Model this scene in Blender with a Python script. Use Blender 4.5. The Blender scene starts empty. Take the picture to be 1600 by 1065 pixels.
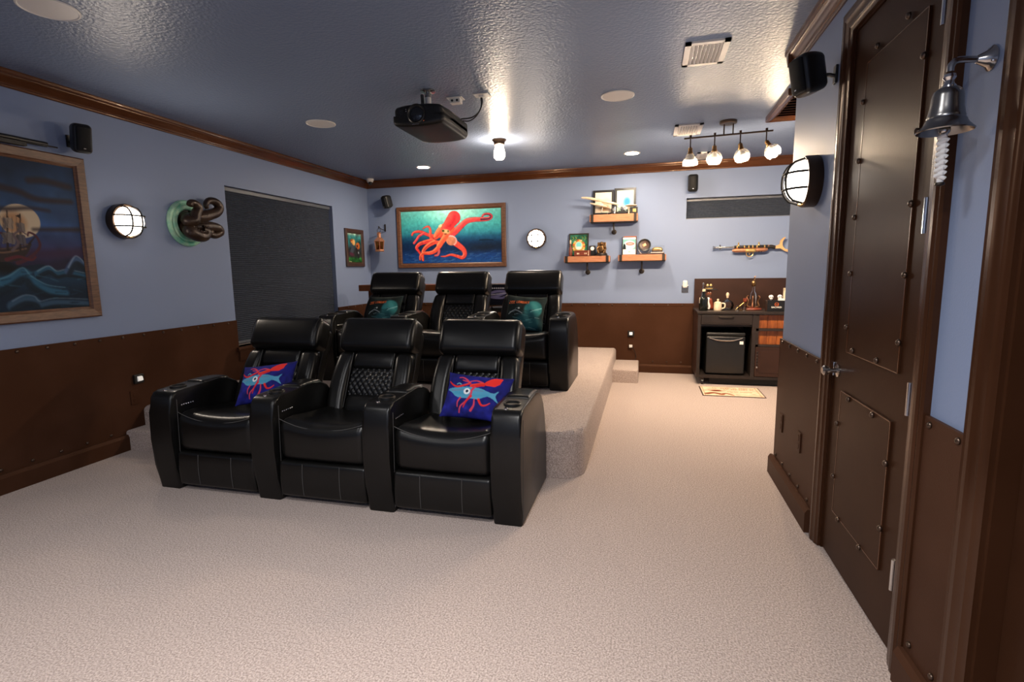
import bpy, bmesh, math, random
import numpy as np
from mathutils import Vector, Matrix, Euler, noise as mnoise

random.seed(7)
rng = np.random.default_rng(5)
PI = math.pi
scene = bpy.context.scene
COL = scene.collection

# ------------------------------------------------------------------ camera, world, lights, exposure
F_PX, YAW, PITCH, ROLL = 813.3165, 0.2534, 0.1362, -0.0138
CAM_H = 1.41
cam_d = bpy.data.cameras.new('camera')
cam_d.sensor_fit = 'HORIZONTAL'; cam_d.sensor_width = 36.0
cam_d.lens = F_PX / 1600.0 * 36.0
cam_d.clip_start = 0.05
cam = bpy.data.objects.new('camera', cam_d); COL.objects.link(cam)
fw = Vector((-math.sin(YAW) * math.cos(PITCH), math.cos(YAW) * math.cos(PITCH), -math.sin(PITCH)))
rt = Vector((math.cos(YAW), math.sin(YAW), 0)); up = rt.cross(fw)
r2 = rt * math.cos(ROLL) + up * math.sin(ROLL); u2 = up * math.cos(ROLL) - rt * math.sin(ROLL)
mw = Matrix((r2, u2, -fw)).transposed().to_4x4(); mw.translation = (0, 0, CAM_H)
cam.matrix_world = mw
scene.camera = cam

scene.view_settings.view_transform = 'Standard'
scene.view_settings.look = 'None'
scene.view_settings.gamma = 1.0
scene.view_settings.use_curve_mapping = False
scene.view_settings.exposure = 0.0

world = bpy.data.worlds.new('world'); scene.world = world
world.use_nodes = True
world.node_tree.nodes['Background'].inputs[0].default_value = (0.5, 0.6, 0.8, 1)
world.node_tree.nodes['Background'].inputs[1].default_value = 0.02

# room constants (metres; camera stands at x=0, y=0)
XL, XR, YB, H = -4.075, 0.879, 7.219, 2.735
YF, YC, XRB = -1.3, 3.75, 2.35       # front wall, far end of the near right wall, right wall of the bar recess
WZ = 0.935                           # wainscot height
PZ = 0.33                            # riser height
PY, PX = 3.34, -0.39                 # riser front and right edge

# unseen fill discs added under the ceiling to light the room's front half
FILL_W = 42
for (x, y, w, sp) in ((-2.6, 1.0, 0.22, 125), (-0.6, 1.0, 0.80, 125), (-2.6, -0.6, 0.40, 150), (-0.6, -0.6, 1.55, 160)):
    ld = bpy.data.lights.new('front_fill', 'AREA'); ld.shape = 'DISK'; ld.size = 0.36
    ld.energy = FILL_W * w; ld.color = (1.0, 0.975, 0.96); ld.spread = math.radians(sp)
    lo = bpy.data.objects.new('front_fill', ld); COL.objects.link(lo); lo.location = (x, y, H - 0.012)

# ------------------------------------------------------------------ helpers
def sl(c):
    c = np.asarray(c, float)
    return np.where(c <= 0.04045, c / 12.92, ((c + 0.055) / 1.055) ** 2.4)

def hexl(r, g, b):
    v = sl(np.array([r, g, b]) / 255.0); return (float(v[0]), float(v[1]), float(v[2]), 1.0)

MATS = {}
def mat(name, col, rough=0.5, metal=0.0, col2=None, cscale=8.0, cstretch=None, bump=0.0, bscale=50.0, bdetail=3.0,
        spec=0.5, coat=0.0, emit=None, estr=0.0, alpha_glass=False, vcol=False, rough2=None, sheen=0.0, bdist=0.01, vor=False, milky=0.0, stint=None):
    m = bpy.data.materials.new(name); m.use_nodes = True
    nt = m.node_tree; N = nt.nodes; Lk = nt.links
    b = N['Principled BSDF']
    c = tuple(col) if len(col) == 4 else (*col, 1.0)
    b.inputs['Base Color'].default_value = c
    b.inputs['Roughness'].default_value = rough
    b.inputs['Metallic'].default_value = metal
    b.inputs['Specular IOR Level'].default_value = spec
    b.inputs['Coat Weight'].default_value = coat
    b.inputs['Sheen Weight'].default_value = sheen
    if stint: b.inputs['Specular Tint'].default_value = (*stint, 1.0)
    tc = N.new('ShaderNodeTexCoord')
    def coords(stretch):
        mp = N.new('ShaderNodeMapping'); Lk.new(tc.outputs['Object'], mp.inputs['Vector'])
        if stretch: mp.inputs['Scale'].default_value = stretch
        return mp.outputs['Vector']
    if vcol:
        a = N.new('ShaderNodeAttribute'); a.attribute_name = 'Col'
        Lk.new(a.outputs['Color'], b.inputs['Base Color'])
    elif col2 is not None:
        nz = N.new('ShaderNodeTexNoise'); nz.inputs['Scale'].default_value = cscale; nz.inputs['Detail'].default_value = 4
        Lk.new(coords(cstretch), nz.inputs['Vector'])
        rp = N.new('ShaderNodeValToRGB'); rp.color_ramp.elements[0].position = 0.36; rp.color_ramp.elements[1].position = 0.64
        rp.color_ramp.elements[0].color = c
        rp.color_ramp.elements[1].color = tuple(col2) if len(col2) == 4 else (*col2, 1.0)
        Lk.new(nz.outputs['Fac'], rp.inputs['Fac']); Lk.new(rp.outputs['Color'], b.inputs['Base Color'])
        if rough2 is not None:
            mr = N.new('ShaderNodeMapRange'); mr.inputs['To Min'].default_value = rough; mr.inputs['To Max'].default_value = rough2
            Lk.new(nz.outputs['Fac'], mr.inputs['Value']); Lk.new(mr.outputs['Result'], b.inputs['Roughness'])
    if bump > 0:
        if vor:
            nz2 = N.new('ShaderNodeTexVoronoi'); nz2.inputs['Scale'].default_value = bscale; src = nz2.outputs['Distance']
        else:
            nz2 = N.new('ShaderNodeTexNoise'); nz2.inputs['Scale'].default_value = bscale; nz2.inputs['Detail'].default_value = bdetail
            src = nz2.outputs['Fac']
        Lk.new(coords(None), nz2.inputs['Vector'])
        bp = N.new('ShaderNodeBump'); bp.inputs['Strength'].default_value = bump; bp.inputs['Distance'].default_value = bdist
        Lk.new(src, bp.inputs['Height']); Lk.new(bp.outputs['Normal'], b.inputs['Normal'])
    if emit is not None:
        b.inputs['Emission Color'].default_value = (*emit[:3], 1.0); b.inputs['Emission Strength'].default_value = estr
    if alpha_glass:
        out = N['Material Output']
        tr = N.new('ShaderNodeBsdfTransparent'); tr.inputs['Color'].default_value = c
        gl = N.new('ShaderNodeBsdfGlossy'); gl.inputs['Roughness'].default_value = rough
        fr = N.new('ShaderNodeFresnel'); fr.inputs['IOR'].default_value = 1.5
        mx = N.new('ShaderNodeMixShader')
        Lk.new(fr.outputs['Fac'], mx.inputs['Fac']); Lk.new(tr.outputs['BSDF'], mx.inputs[1]); Lk.new(gl.outputs['BSDF'], mx.inputs[2])
        last = mx.outputs['Shader']
        if milky > 0:
            tl = N.new('ShaderNodeBsdfTranslucent'); tl.inputs['Color'].default_value = (1, 1, 1, 1)
            m2 = N.new('ShaderNodeMixShader'); m2.inputs['Fac'].default_value = milky
            Lk.new(last, m2.inputs[1]); Lk.new(tl.outputs['BSDF'], m2.inputs[2]); last = m2.outputs['Shader']
        Lk.new(last, out.inputs['Surface'])
    MATS[name] = m
    return m

class MB:
    """collects shapes in one bmesh; out() links them as one mesh object"""
    def __init__(s): s.bm = bmesh.new()
    def _add(s, vs, fs, M=None):
        bv = [s.bm.verts.new(M @ Vector(v) if M is not None else Vector(v)) for v in vs]
        for f in fs:
            try: s.bm.faces.new([bv[i] for i in f])
            except ValueError: pass
        return bv
    def box(s, x0, x1, y0, y1, z0, z1, M=None, bev=0.0):
        vs = [(x, y, z) for z in (z0, z1) for y in (y0, y1) for x in (x0, x1)]
        fs = [(0, 2, 3, 1), (4, 5, 7, 6), (0, 1, 5, 4), (2, 6, 7, 3), (0, 4, 6, 2), (1, 3, 7, 5)]
        bv = s._add(vs, fs, M)
        if bev > 0:
            es = list({e for v in bv for e in v.link_edges})
            bmesh.ops.bevel(s.bm, geom=es, offset=bev, segments=2, affect='EDGES', profile=0.6)
        return s
    def rbox(s, c, size, r, n=3, m=3, fn=None, M=None):
        hx = [v / 2 for v in size]
        ax = []
        for h in hx:
            rr = min(r, h * 0.999); inn = h - rr
            a = [-inn - rr * math.tan((n - i) * PI / 4 / n) for i in range(n)]
            mid = [-inn + 2 * inn * i / m for i in range(m + 1)]
            b = [inn + rr * math.tan((i + 1) * PI / 4 / n) for i in range(n)]
            ax.append(a + mid + b)
        vmap = {}; faces = []
        def vid(x, y, z):
            k = (round(x, 6), round(y, 6), round(z, 6))
            if k not in vmap: vmap[k] = len(vmap)
            return vmap[k]
        for d in range(3):
            e, f = (d + 1) % 3, (d + 2) % 3
            for sgn in (-1, 1):
                for i in range(len(ax[e]) - 1):
                    for j in range(len(ax[f]) - 1):
                        q = []
                        for (a_, b_) in ((i, j), (i + 1, j), (i + 1, j + 1), (i, j + 1)):
                            p = [0, 0, 0]; p[d] = sgn * hx[d]; p[e] = ax[e][a_]; p[f] = ax[f][b_]
                            q.append(vid(*p))
                        faces.append(q if sgn > 0 else q[::-1])
        vs = []
        for k in vmap:
            inn = [max(h - min(r, h * 0.999), 0) for h in hx]
            cc = [max(-inn[i], min(inn[i], k[i])) for i in range(3)]
            dd = Vector([k[i] - cc[i] for i in range(3)])
            if dd.length > 1e-7: dd = dd.normalized() * min(r, min(hx) * 0.999)
            p = Vector(cc) + dd
            if fn: p = Vector(fn(p.x, p.y, p.z))
            vs.append(p + Vector(c))
        s._add(vs, faces, M); return s
    def cyl(s, p0, p1, r0, r1=None, seg=16, caps=True, M=None):
        r1 = r0 if r1 is None else r1
        return s.tube([p0, p1], [r0, r1], seg, caps, M)
    def tube(s, pts, rads, seg=10, caps=True, M=None, closed=False, flat=1.0):
        P_ = [Vector(p) for p in pts]; n = len(P_)
        if not hasattr(rads, '__len__'): rads = [rads] * n
        vs = []; fs = []
        T = []
        for i in range(n):
            if closed: t = P_[(i + 1) % n] - P_[i - 1]
            else: t = P_[min(i + 1, n - 1)] - P_[max(i - 1, 0)]
            T.append(t.normalized())
        a = Vector((0, 0, 1)) if abs(T[0].z) < 0.9 else Vector((1, 0, 0))
        nrm = T[0].cross(a).normalized()
        for i in range(n):
            nrm = (nrm - T[i] * nrm.dot(T[i])).normalized()
            b = T[i].cross(nrm)
            for k in range(seg):
                an = 2 * PI * k / seg
                vs.append(P_[i] + (nrm * math.cos(an) * flat + b * math.sin(an)) * rads[i])
        m_ = n if closed else n - 1
        for i in range(m_):
            for k in range(seg):
                i2 = (i + 1) % n
                fs.append((i * seg + k, i * seg + (k + 1) % seg, i2 * seg + (k + 1) % seg, i2 * seg + k))
        if caps and not closed:
            fs.append(tuple(range(seg))[::-1]); fs.append(tuple((n - 1) * seg + k for k in range(seg)))
        s._add(vs, fs, M); return s
    def lathe(s, prof, M=None, seg=24, caps=True):
        vs = []; fs = []; n = len(prof)
        for (r, z) in prof:
            for k in range(seg):
                an = 2 * PI * k / seg; vs.append((r * math.cos(an), r * math.sin(an), z))
        for i in range(n - 1):
            for k in range(seg):
                fs.append((i * seg + k, i * seg + (k + 1) % seg, (i + 1) * seg + (k + 1) % seg, (i + 1) * seg + k))
        if caps:
            fs.append(tuple(range(seg))[::-1]); fs.append(tuple((n - 1) * seg + k for k in range(seg)))
        s._add(vs, fs, M); return s
    def prism(s, poly, a0, a1, M=None, bev=0.0, bseg=2):
        """poly in (y,z), extruded along x from a0 to a1"""
        n = len(poly)
        vs = [(a0, p[0], p[1]) for p in poly] + [(a1, p[0], p[1]) for p in poly]
        fs = [tuple(range(n)), tuple(range(n, 2 * n))[::-1]] + [(i, i + n, (i + 1) % n + n, (i + 1) % n) for i in range(n)]
        bv = s._add(vs, fs, M)
        if bev > 0:
            es = [e for e in {e for v in bv for e in v.link_edges} if len({bv.index(v) // n for v in e.verts}) == 1]
            bmesh.ops.bevel(s.bm, geom=es, offset=bev, segments=bseg, affect='EDGES', profile=0.6)
        return s
    def sphere(s, c, r, seg=16, rings=10, M=None):
        r = (r, r, r) if not hasattr(r, '__len__') else r
        vs = []; fs = []
        vs.append((c[0], c[1], c[2] - r[2]))
        for i in range(1, rings):
            ph = -PI / 2 + PI * i / rings
            for k in range(seg):
                th = 2 * PI * k / seg
                vs.append((c[0] + r[0] * math.cos(ph) * math.cos(th), c[1] + r[1] * math.cos(ph) * math.sin(th), c[2] + r[2] * math.sin(ph)))
        vs.append((c[0], c[1], c[2] + r[2])); e = len(vs) - 1
        for k in range(seg):
            fs.append((0, 1 + (k + 1) % seg, 1 + k)); o = 1 + (rings - 2) * seg
            fs.append((e, o + k, o + (k + 1) % seg))
        for i in range(rings - 2):
            for k in range(seg):
                a = 1 + i * seg
                fs.append((a + k, a + (k + 1) % seg, a + seg + (k + 1) % seg, a + seg + k))
        s._add(vs, fs, M); return s
    def surf(s, fn, nu, nv, M=None):
        vs = [fn(i / nu, j / nv) for j in range(nv + 1) for i in range(nu + 1)]
        fs = [(j * (nu + 1) + i, j * (nu + 1) + i + 1, (j + 1) * (nu + 1) + i + 1, (j + 1) * (nu + 1) + i) for j in range(nv) for i in range(nu)]
        s._add(vs, fs, M); return s
    def out(s, name, m, parent=None, smooth=True, angle=35, loc=None, kind=None):
        bmesh.ops.recalc_face_normals(s.bm, faces=s.bm.faces[:])
        me = bpy.data.meshes.new(name); s.bm.to_mesh(me); s.bm.free()
        return link(name, me, m, parent, smooth, angle, loc, kind)

def link(name, me, m, parent=None, smooth=True, angle=35, loc=None, kind=None):
    if m is not None:
        me.materials.clear(); me.materials.append(MATS[m] if isinstance(m, str) else m)
    if smooth and len(me.polygons):
        me.polygons.foreach_set('use_smooth', [True] * len(me.polygons))
        me.set_sharp_from_angle(angle=math.radians(angle))
    o = bpy.data.objects.new(name, me); COL.objects.link(o)
    if parent is not None: o.parent = parent
    if loc is not None: o.location = loc
    if kind: o['kind'] = kind
    return o

def inst(name, me, parent, loc, rot=None):
    o = bpy.data.objects.new(name, me); COL.objects.link(o); o.parent = parent; o.location = loc
    if rot is not None: o.rotation_euler = rot
    return o

def tag(o, label, cat, group=None):
    o['label'] = label; o['category'] = cat
    if group: o['group'] = group
    return o

def thing(name, label, cat, loc=(0, 0, 0), rotz=0.0, group=None, rot=None):
    o = bpy.data.objects.new(name, None); COL.objects.link(o)
    o.empty_display_size = 0.05
    o.location = loc; o.rotation_euler = rot if rot is not None else (0, 0, rotz)
    return tag(o, label, cat, group)

RL, RB, RR = PI / 2, 0.0, -PI / 2     # local -y points into the room: left, back, right wall
def T(x, y, z): return Matrix.Translation((x, y, z))
def RX(a): return Matrix.Rotation(a, 4, 'X')
def RY(a): return Matrix.Rotation(a, 4, 'Y')
def RZ(a): return Matrix.Rotation(a, 4, 'Z')

def spline(pts, k=6, closed=False):
    P_ = [np.array(p, float) for p in pts]; n = len(P_); o = []
    rngi = range(n if closed else n - 1)
    for i in rngi:
        if closed: a, b, c, d = P_[i - 1], P_[i], P_[(i + 1) % n], P_[(i + 2) % n]
        else: a, b, c, d = P_[max(i - 1, 0)], P_[i], P_[i + 1], P_[min(i + 2, n - 1)]
        for j in range(k):
            t = j / k
            o.append(0.5 * (2 * b + (c - a) * t + (2 * a - 5 * b + 4 * c - d) * t * t + (3 * b - a - 3 * c + d) * t ** 3))
    if not closed: o.append(P_[-1])
    return [tuple(float(v) for v in p) for p in o]

def text_mesh(txt, size, depth=0.0008):
    cu = bpy.data.curves.new('lettering', 'FONT'); cu.body = txt; cu.size = size; cu.align_x = 'CENTER'; cu.align_y = 'CENTER'; cu.extrude = depth
    o = bpy.data.objects.new('lettering', cu); COL.objects.link(o)
    dg = bpy.context.evaluated_depsgraph_get(); dg.update()
    me = bpy.data.meshes.new_from_object(o.evaluated_get(dg))
    bpy.data.objects.remove(o); bpy.data.curves.remove(cu)
    return me

# ---- flat print: a small painter whose picture becomes vertex colours of a fine grid
class Canvas:
    def __init__(s, asp, h, base=(0, 0, 0)):
        s.h = h; s.w = int(round(h * asp)); s.asp = asp
        s.X, s.Y = np.meshgrid((np.arange(s.w) + 0.5) / h, (np.arange(h) + 0.5) / h)
        s.a = np.zeros((h, s.w, 3)); s.a[:] = np.array(base) / 255.0
        s.px = 1.0 / h
    def blend(s, m, c):
        c = np.asarray(c, float) / 255.0
        m = np.clip(m, 0, 1)[..., None]; s.a = s.a * (1 - m) + c * m
    def vgrad(s, stops):
        ys = [p[0] for p in stops]; cs = np.array([p[1] for p in stops], float) / 255.0
        for k in range(3): s.a[..., k] = np.interp(s.Y, ys, cs[:, k])
    def ell(s, c, rx, ry, ang, col, soft=1.0, op=1.0):
        dx, dy = s.X - c[0], s.Y - c[1]; ca, sa = math.cos(ang), math.sin(ang)
        u = (dx * ca + dy * sa) / rx; v = (-dx * sa + dy * ca) / ry
        d = (1 - np.sqrt(u * u + v * v)) * min(rx, ry) / (s.px * soft)
        s.blend(np.clip(d + 0.5, 0, 1) * op, col)
    def stroke(s, pts, w0, w1, col, col2=None, k=5, soft=1.0, op=1.0, off=(-0.4, -0.4)):
        pts = spline(pts, k) if len(pts) > 2 else pts
        n = len(pts) - 1; best = np.full(s.X.shape, 1e9); wb = np.ones(s.X.shape); lx = np.zeros(s.X.shape)
        for i in range(n):
            a = np.array(pts[i]); b = np.array(pts[i + 1]); d = b - a; L2 = max(d @ d, 1e-12)
            t = np.clip(((s.X - a[0]) * d[0] + (s.Y - a[1]) * d[1]) / L2, 0, 1)
            qx = s.X - a[0] - t * d[0]; qy = s.Y - a[1] - t * d[1]
            w = w0 + (w1 - w0) * (i + t) / n
            q = np.hypot(qx, qy) / w
            upd = q < best
            best = np.where(upd, q, best); wb = np.where(upd, w, wb); lx = np.where(upd, (qx * off[0] + qy * off[1]) / w, lx)
        m = np.clip((1 - best) * wb / (s.px * soft) + 0.5, 0, 1) * op
        s.blend(m, col)
        if col2 is not None:
            s.blend(m * np.clip(lx * 2.2, 0, 1), col2)
    def poly(s, pts, col, op=1.0):
        inside = np.zeros(s.X.shape, bool); n = len(pts)
        for i in range(n):
            x0, y0 = pts[i]; x1, y1 = pts[(i + 1) % n]
            if y0 == y1: continue
            c = ((y0 > s.Y) != (y1 > s.Y)) & (s.X < (x1 - x0) * (s.Y - y0) / (y1 - y0) + x0)
            inside ^= c
        s.blend(inside * op, col)
    def speckle(s, amp, cells=12):
        h, w = s.h, s.w; f = np.zeros((h, w))
        for o, am in ((cells, 1.0), (cells * 2, 0.6), (cells * 4, 0.4)):
            g = rng.standard_normal((o + 2, int(o * s.asp) + 3))
            yy = s.Y * o; xx = s.X * o
            y0 = yy.astype(int); x0 = np.minimum(xx.astype(int), g.shape[1] - 2); fy = yy - y0; fx = xx - x0
            f += am * (g[y0, x0] * (1 - fy) * (1 - fx) + g[y0, x0 + 1] * (1 - fy) * fx + g[y0 + 1, x0] * fy * (1 - fx) + g[y0 + 1, x0 + 1] * fy * fx)
        s.a = np.clip(s.a * (1 + amp * f[..., None]), 0, 1)
        return f
    def text(s, txt, x, y, ch, col, slant=0.0):
        px = ch / 5.0; cx = x
        for c in txt:
            g = GLY.get(c)
            if g:
                for r in range(5):
                    for k in range(3):
                        if g[r][k] == '#':
                            gx = cx + k * px - slant * r * px; gy = y + r * px
                            s.blend(((s.X >= gx) & (s.X < gx + px * 1.05) & (s.Y >= gy) & (s.Y < gy + px * 1.05)) * 1.0, col)
            cx += 4 * px
    def flat_mesh(s, name, w, h):
        """vertical sheet facing local -y, centred at the origin"""
        vx = (s.X / s.asp - 0.5) * w; vz = (0.5 - s.Y) * h
        co = np.stack([vx, np.zeros_like(vx), vz], -1).reshape(-1, 3)
        return s._mesh(name, co)
    def _mesh(s, name, co, extra=None):
        H_, W_ = s.h, s.w
        idx = np.arange(H_ * W_).reshape(H_, W_)
        q = np.stack([idx[:-1, :-1], idx[1:, :-1], idx[1:, 1:], idx[:-1, 1:]], -1).reshape(-1, 4)
        me = bpy.data.meshes.new(name)
        me.from_pydata(co.tolist(), [], q.tolist())
        at = me.color_attributes.new('Col', 'FLOAT_COLOR', 'POINT')
        c = np.ones((H_ * W_, 4)); c[:, :3] = sl(s.a.reshape(-1, 3))
        at.data.foreach_set('color', c.ravel().astype(np.float32))
        return me
    def pillow_mesh(s, name, w, h, t, pinch=0.08):
        """plump cushion, printed face towards local -y"""
        u = (np.arange(s.w)) / (s.w - 1) * 2 - 1; v = 1 - (np.arange(s.h)) / (s.h - 1) * 2
        U, V = np.meshgrid(u, v)
        th = t / 2 * ((1 - np.abs(U) ** 2.4) * (1 - np.abs(V) ** 2.4)) ** 0.55
        sx = 1 - pinch * (1 - V ** 2) * np.abs(U) ** 3; sz = 1 - pinch * (1 - U ** 2) * np.abs(V) ** 3
        sx = sx / 1.0; x = U * w / 2 * sx; z = V * h / 2 * sz
        wr = 0.004 * np.sin(U * 9 + V * 4) * (1 - U ** 2) * (1 - V ** 2)
        f = np.stack([x, -th + wr, z], -1).reshape(-1, 3); b = np.stack([x, th + wr, z], -1).reshape(-1, 3)
        H_, W_ = s.h, s.w; n = H_ * W_
        idx = np.arange(n).reshape(H_, W_)
        edge = np.zeros((H_, W_), bool); edge[0] = edge[-1] = True; edge[:, 0] = edge[:, -1] = True
        bidx = np.where(edge, idx, idx + n)
        q1 = np.stack([idx[:-1, :-1], idx[1:, :-1], idx[1:, 1:], idx[:-1, 1:]], -1).reshape(-1, 4)
        q2 = np.stack([bidx[:-1, :-1], bidx[:-1, 1:], bidx[1:, 1:], bidx[1:, :-1]], -1).reshape(-1, 4)
        me = bpy.data.meshes.new(name)
        me.from_pydata(np.concatenate([f, b]).tolist(), [], np.concatenate([q1, q2]).tolist())
        at = me.color_attributes.new('Col', 'FLOAT_COLOR', 'POINT')
        c = np.ones((2 * n, 4)); c[:n, :3] = sl(s.a.reshape(-1, 3)); c[n:, :3] = sl(np.median(s.a.reshape(-1, 3), axis=0))
        at.data.foreach_set('color', c.ravel().astype(np.float32))
        bm = bmesh.new(); bm.from_mesh(me)
        bmesh.ops.delete(bm, geom=[vv for vv in bm.verts if not vv.link_faces], context='VERTS'); bm.to_mesh(me); bm.free()
        return me

GLY = {'2': ('##.', '..#', '.#.', '#..', '###'), '0': ('###', '#.#', '#.#', '#.#', '###'), 'K': ('#.#', '##.', '#..', '##.', '#.#'),
       'L': ('#..', '#..', '#..', '#..', '###'), 'E': ('###', '#..', '##.', '#..', '###'), 'A': ('###', '#.#', '###', '#.#', '#.#'),
       'G': ('###', '#..', '#.#', '#.#', '###'), 'U': ('#.#', '#.#', '#.#', '#.#', '###'), 'S': ('###', '#..', '###', '..#', '###')}

# ------------------------------------------------------------------ materials
mat('wall_paint', (0.214, 0.274, 0.418), rough=0.5, bump=0.10, bscale=160, bdetail=2, bdist=0.004, spec=0.25)
mat('ceiling_paint', (0.168, 0.215, 0.318), rough=0.36, bump=0.5, bscale=52, bdetail=3, bdist=0.009, spec=0.28)
mat('carpet', (0.58, 0.475, 0.425), rough=0.95, col2=(0.30, 0.235, 0.205), cscale=140, bump=0.8, bscale=170, bdetail=2, bdist=0.010, spec=0.1, sheen=0.1)
mat('wainscot_brown', (0.061, 0.0268, 0.0152), rough=0.42, col2=(0.050, 0.0212, 0.0115), cscale=3, bump=0.18, bscale=260, bdist=0.003, spec=0.06, stint=(1.0, 0.62, 0.42))
mat('trim_wood', (0.092, 0.031, 0.0115), rough=0.24, col2=(0.060, 0.019, 0.007), cscale=2.5, spec=0.45, coat=0.1, stint=(1.0, 0.7, 0.5))
mat('casing_wood', (0.046, 0.018, 0.0085), rough=0.26, col2=(0.036, 0.0135, 0.006), cscale=2.5, spec=0.35, stint=(1.0, 0.68, 0.5))
mat('door_brown', (0.040, 0.0165, 0.0082), rough=0.33, col2=(0.033, 0.0132, 0.0066), cscale=4, bump=0.05, bscale=200, bdist=0.003, spec=0.06, stint=(1.0, 0.62, 0.42))
mat('rivet_metal', (0.11, 0.075, 0.055), rough=0.28, metal=0.85)
mat('chrome', (0.72, 0.72, 0.72), rough=0.16, metal=1.0)
mat('nickel', (0.50, 0.48, 0.46), rough=0.2, metal=1.0)
mat('pewter', (0.32, 0.31, 0.30), rough=0.26, metal=1.0)
mat('black_plastic', (0.008, 0.008, 0.008), rough=0.38)
mat('black_satin', (0.0055, 0.0053, 0.0052), rough=0.45, col2=(0.008, 0.0076, 0.0073), cscale=30, spec=0.35)
mat('black_grille', (0.005, 0.005, 0.0055), rough=0.62, bump=0.4, bscale=600, bdist=0.002, spec=0.25)
mat('white_plastic', (0.72, 0.70, 0.66), rough=0.4)
mat('offwhite_metal', (0.66, 0.63, 0.60), rough=0.4)
mat('leather', (0.0042, 0.0040, 0.0038), rough=0.31, col2=(0.006, 0.0057, 0.0054), cscale=5, bump=0.07, bscale=45, bdetail=5, bdist=0.004, spec=0.34)
mat('stitch', (0.055, 0.052, 0.05), rough=0.7)
mat('bronze_fixture', (0.075, 0.045, 0.028), rough=0.35, metal=0.7)
mat('lamp_lens', (0.9, 0.86, 0.8), rough=0.3, emit=(1.0, 0.87, 0.74), estr=12)
mat('bulb_glow', (0.9, 0.85, 0.75), rough=0.3, emit=(1.0, 0.80, 0.60), estr=450)
mat('bulb_frost', (0.9, 0.85, 0.75), rough=0.3, emit=(1.0, 0.77, 0.54), estr=1700)
mat('bulb_neck', (0.8, 0.78, 0.74), rough=0.4)
mat('cage_dark', (0.006, 0.005, 0.004), rough=0.6, spec=0.2)
mat('glow_glass', (0.98, 0.97, 0.95), rough=0.05, alpha_glass=True, milky=0.06)
mat('can_glow', (0.9, 0.88, 0.85), rough=0.4, emit=(1.0, 0.82, 0.63), estr=540)
mat('night_glow', (0.9, 0.9, 0.85), rough=0.4, emit=(1.0, 0.95, 0.88), estr=0.35)
mat('clear_glass', (0.97, 0.97, 0.96), rough=0.03, alpha_glass=True)
mat('amber_glass', (0.75, 0.42, 0.16), rough=0.04, alpha_glass=True)
mat('blind_fabric', (0.036, 0.044, 0.062), rough=0.85, col2=(0.044, 0.053, 0.073), cscale=40, spec=0.15)
mat('blind_rail', (0.10, 0.11, 0.13), rough=0.4)
mat('dark_pane', (0.01, 0.012, 0.016), rough=0.08)
mat('frame_wood', (0.15, 0.065, 0.030), rough=0.4, col2=(0.085, 0.034, 0.015), cscale=9, cstretch=(2, 2, 12))
mat('frame_dark', (0.045, 0.020, 0.012), rough=0.4, col2=(0.07, 0.03, 0.018), cscale=10)
mat('print', (1, 1, 1), rough=0.5, vcol=True, spec=0.15)
mat('print_cloth', (1, 1, 1), rough=0.85, vcol=True, bump=0.2, bscale=400, bdist=0.002, spec=0.2)
mat('verdigris', (0.16, 0.52, 0.36), rough=0.45, col2=(0.45, 0.70, 0.50), cscale=14, metal=0.1)
mat('bronze_skin', (0.026, 0.014, 0.009), rough=0.33, col2=(0.055, 0.030, 0.017), cscale=10, metal=0.25, bump=0.35, bscale=60, bdist=0.005)
mat('copper', (0.80, 0.36, 0.20), rough=0.3, metal=0.85)
mat('brass', (0.85, 0.56, 0.20), rough=0.3, metal=0.85)
mat('bronze', (0.20, 0.11, 0.045), rough=0.34, metal=0.9)
mat('iron', (0.035, 0.027, 0.022), rough=0.5, metal=0.6)
mat('shelf_wood', (0.40, 0.155, 0.075), rough=0.5, col2=(0.50, 0.22, 0.115), cscale=7, cstretch=(1.2, 9, 14), spec=0.3)
mat('stock_wood', (0.62, 0.34, 0.13), rough=0.4, col2=(0.70, 0.42, 0.18), cscale=8)
mat('cabinet_dark', (0.020, 0.0155, 0.014), rough=0.4, col2=(0.028, 0.020, 0.017), cscale=5, spec=0.3)
mat('cabinet_brown', (0.042, 0.018, 0.0115), rough=0.4, col2=(0.030, 0.013, 0.008), cscale=5, spec=0.3)
mat('amber_wood', (0.35, 0.10, 0.02), rough=0.35, col2=(0.20, 0.05, 0.012), cscale=9, cstretch=(5, 1, 1))
mat('bone', (0.75, 0.62, 0.45), rough=0.5, col2=(0.62, 0.48, 0.32), cscale=20)
mat('white_paint', (0.85, 0.83, 0.80), rough=0.45)
mat('cream_card', (0.80, 0.70, 0.52), rough=0.6)
mat('red_wood', (0.16, 0.03, 0.012), rough=0.4)
mat('rope_white', (0.80, 0.79, 0.78), rough=0.9, bump=0.4, bscale=300, bdist=0.003)
mat('mat_beige', (0.62, 0.47, 0.33), rough=0.9, col2=(0.56, 0.41, 0.29), cscale=60, bump=0.3, bscale=400, bdist=0.002)
mat('mat_edge', (0.035, 0.014, 0.010), rough=0.8)
mat('red_logo', (0.62, 0.13, 0.03), rough=0.5)
mat('black_cloth', (0.012, 0.012, 0.014), rough=0.8)
mat('green_bottle', (0.006, 0.007, 0.006), rough=0.14)
mat('counter_wood', (0.22, 0.075, 0.028), rough=0.25, col2=(0.15, 0.05, 0.018), cscale=4, spec=0.5)
mat('skin_brown', (0.22, 0.07, 0.03), rough=0.5)

# ------------------------------------------------------------------ room shell
def struct(name, mb, m, parent=None, smooth=False):
    return mb.out(name, m, parent, smooth=smooth, kind='structure' if parent is None else None)

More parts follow.
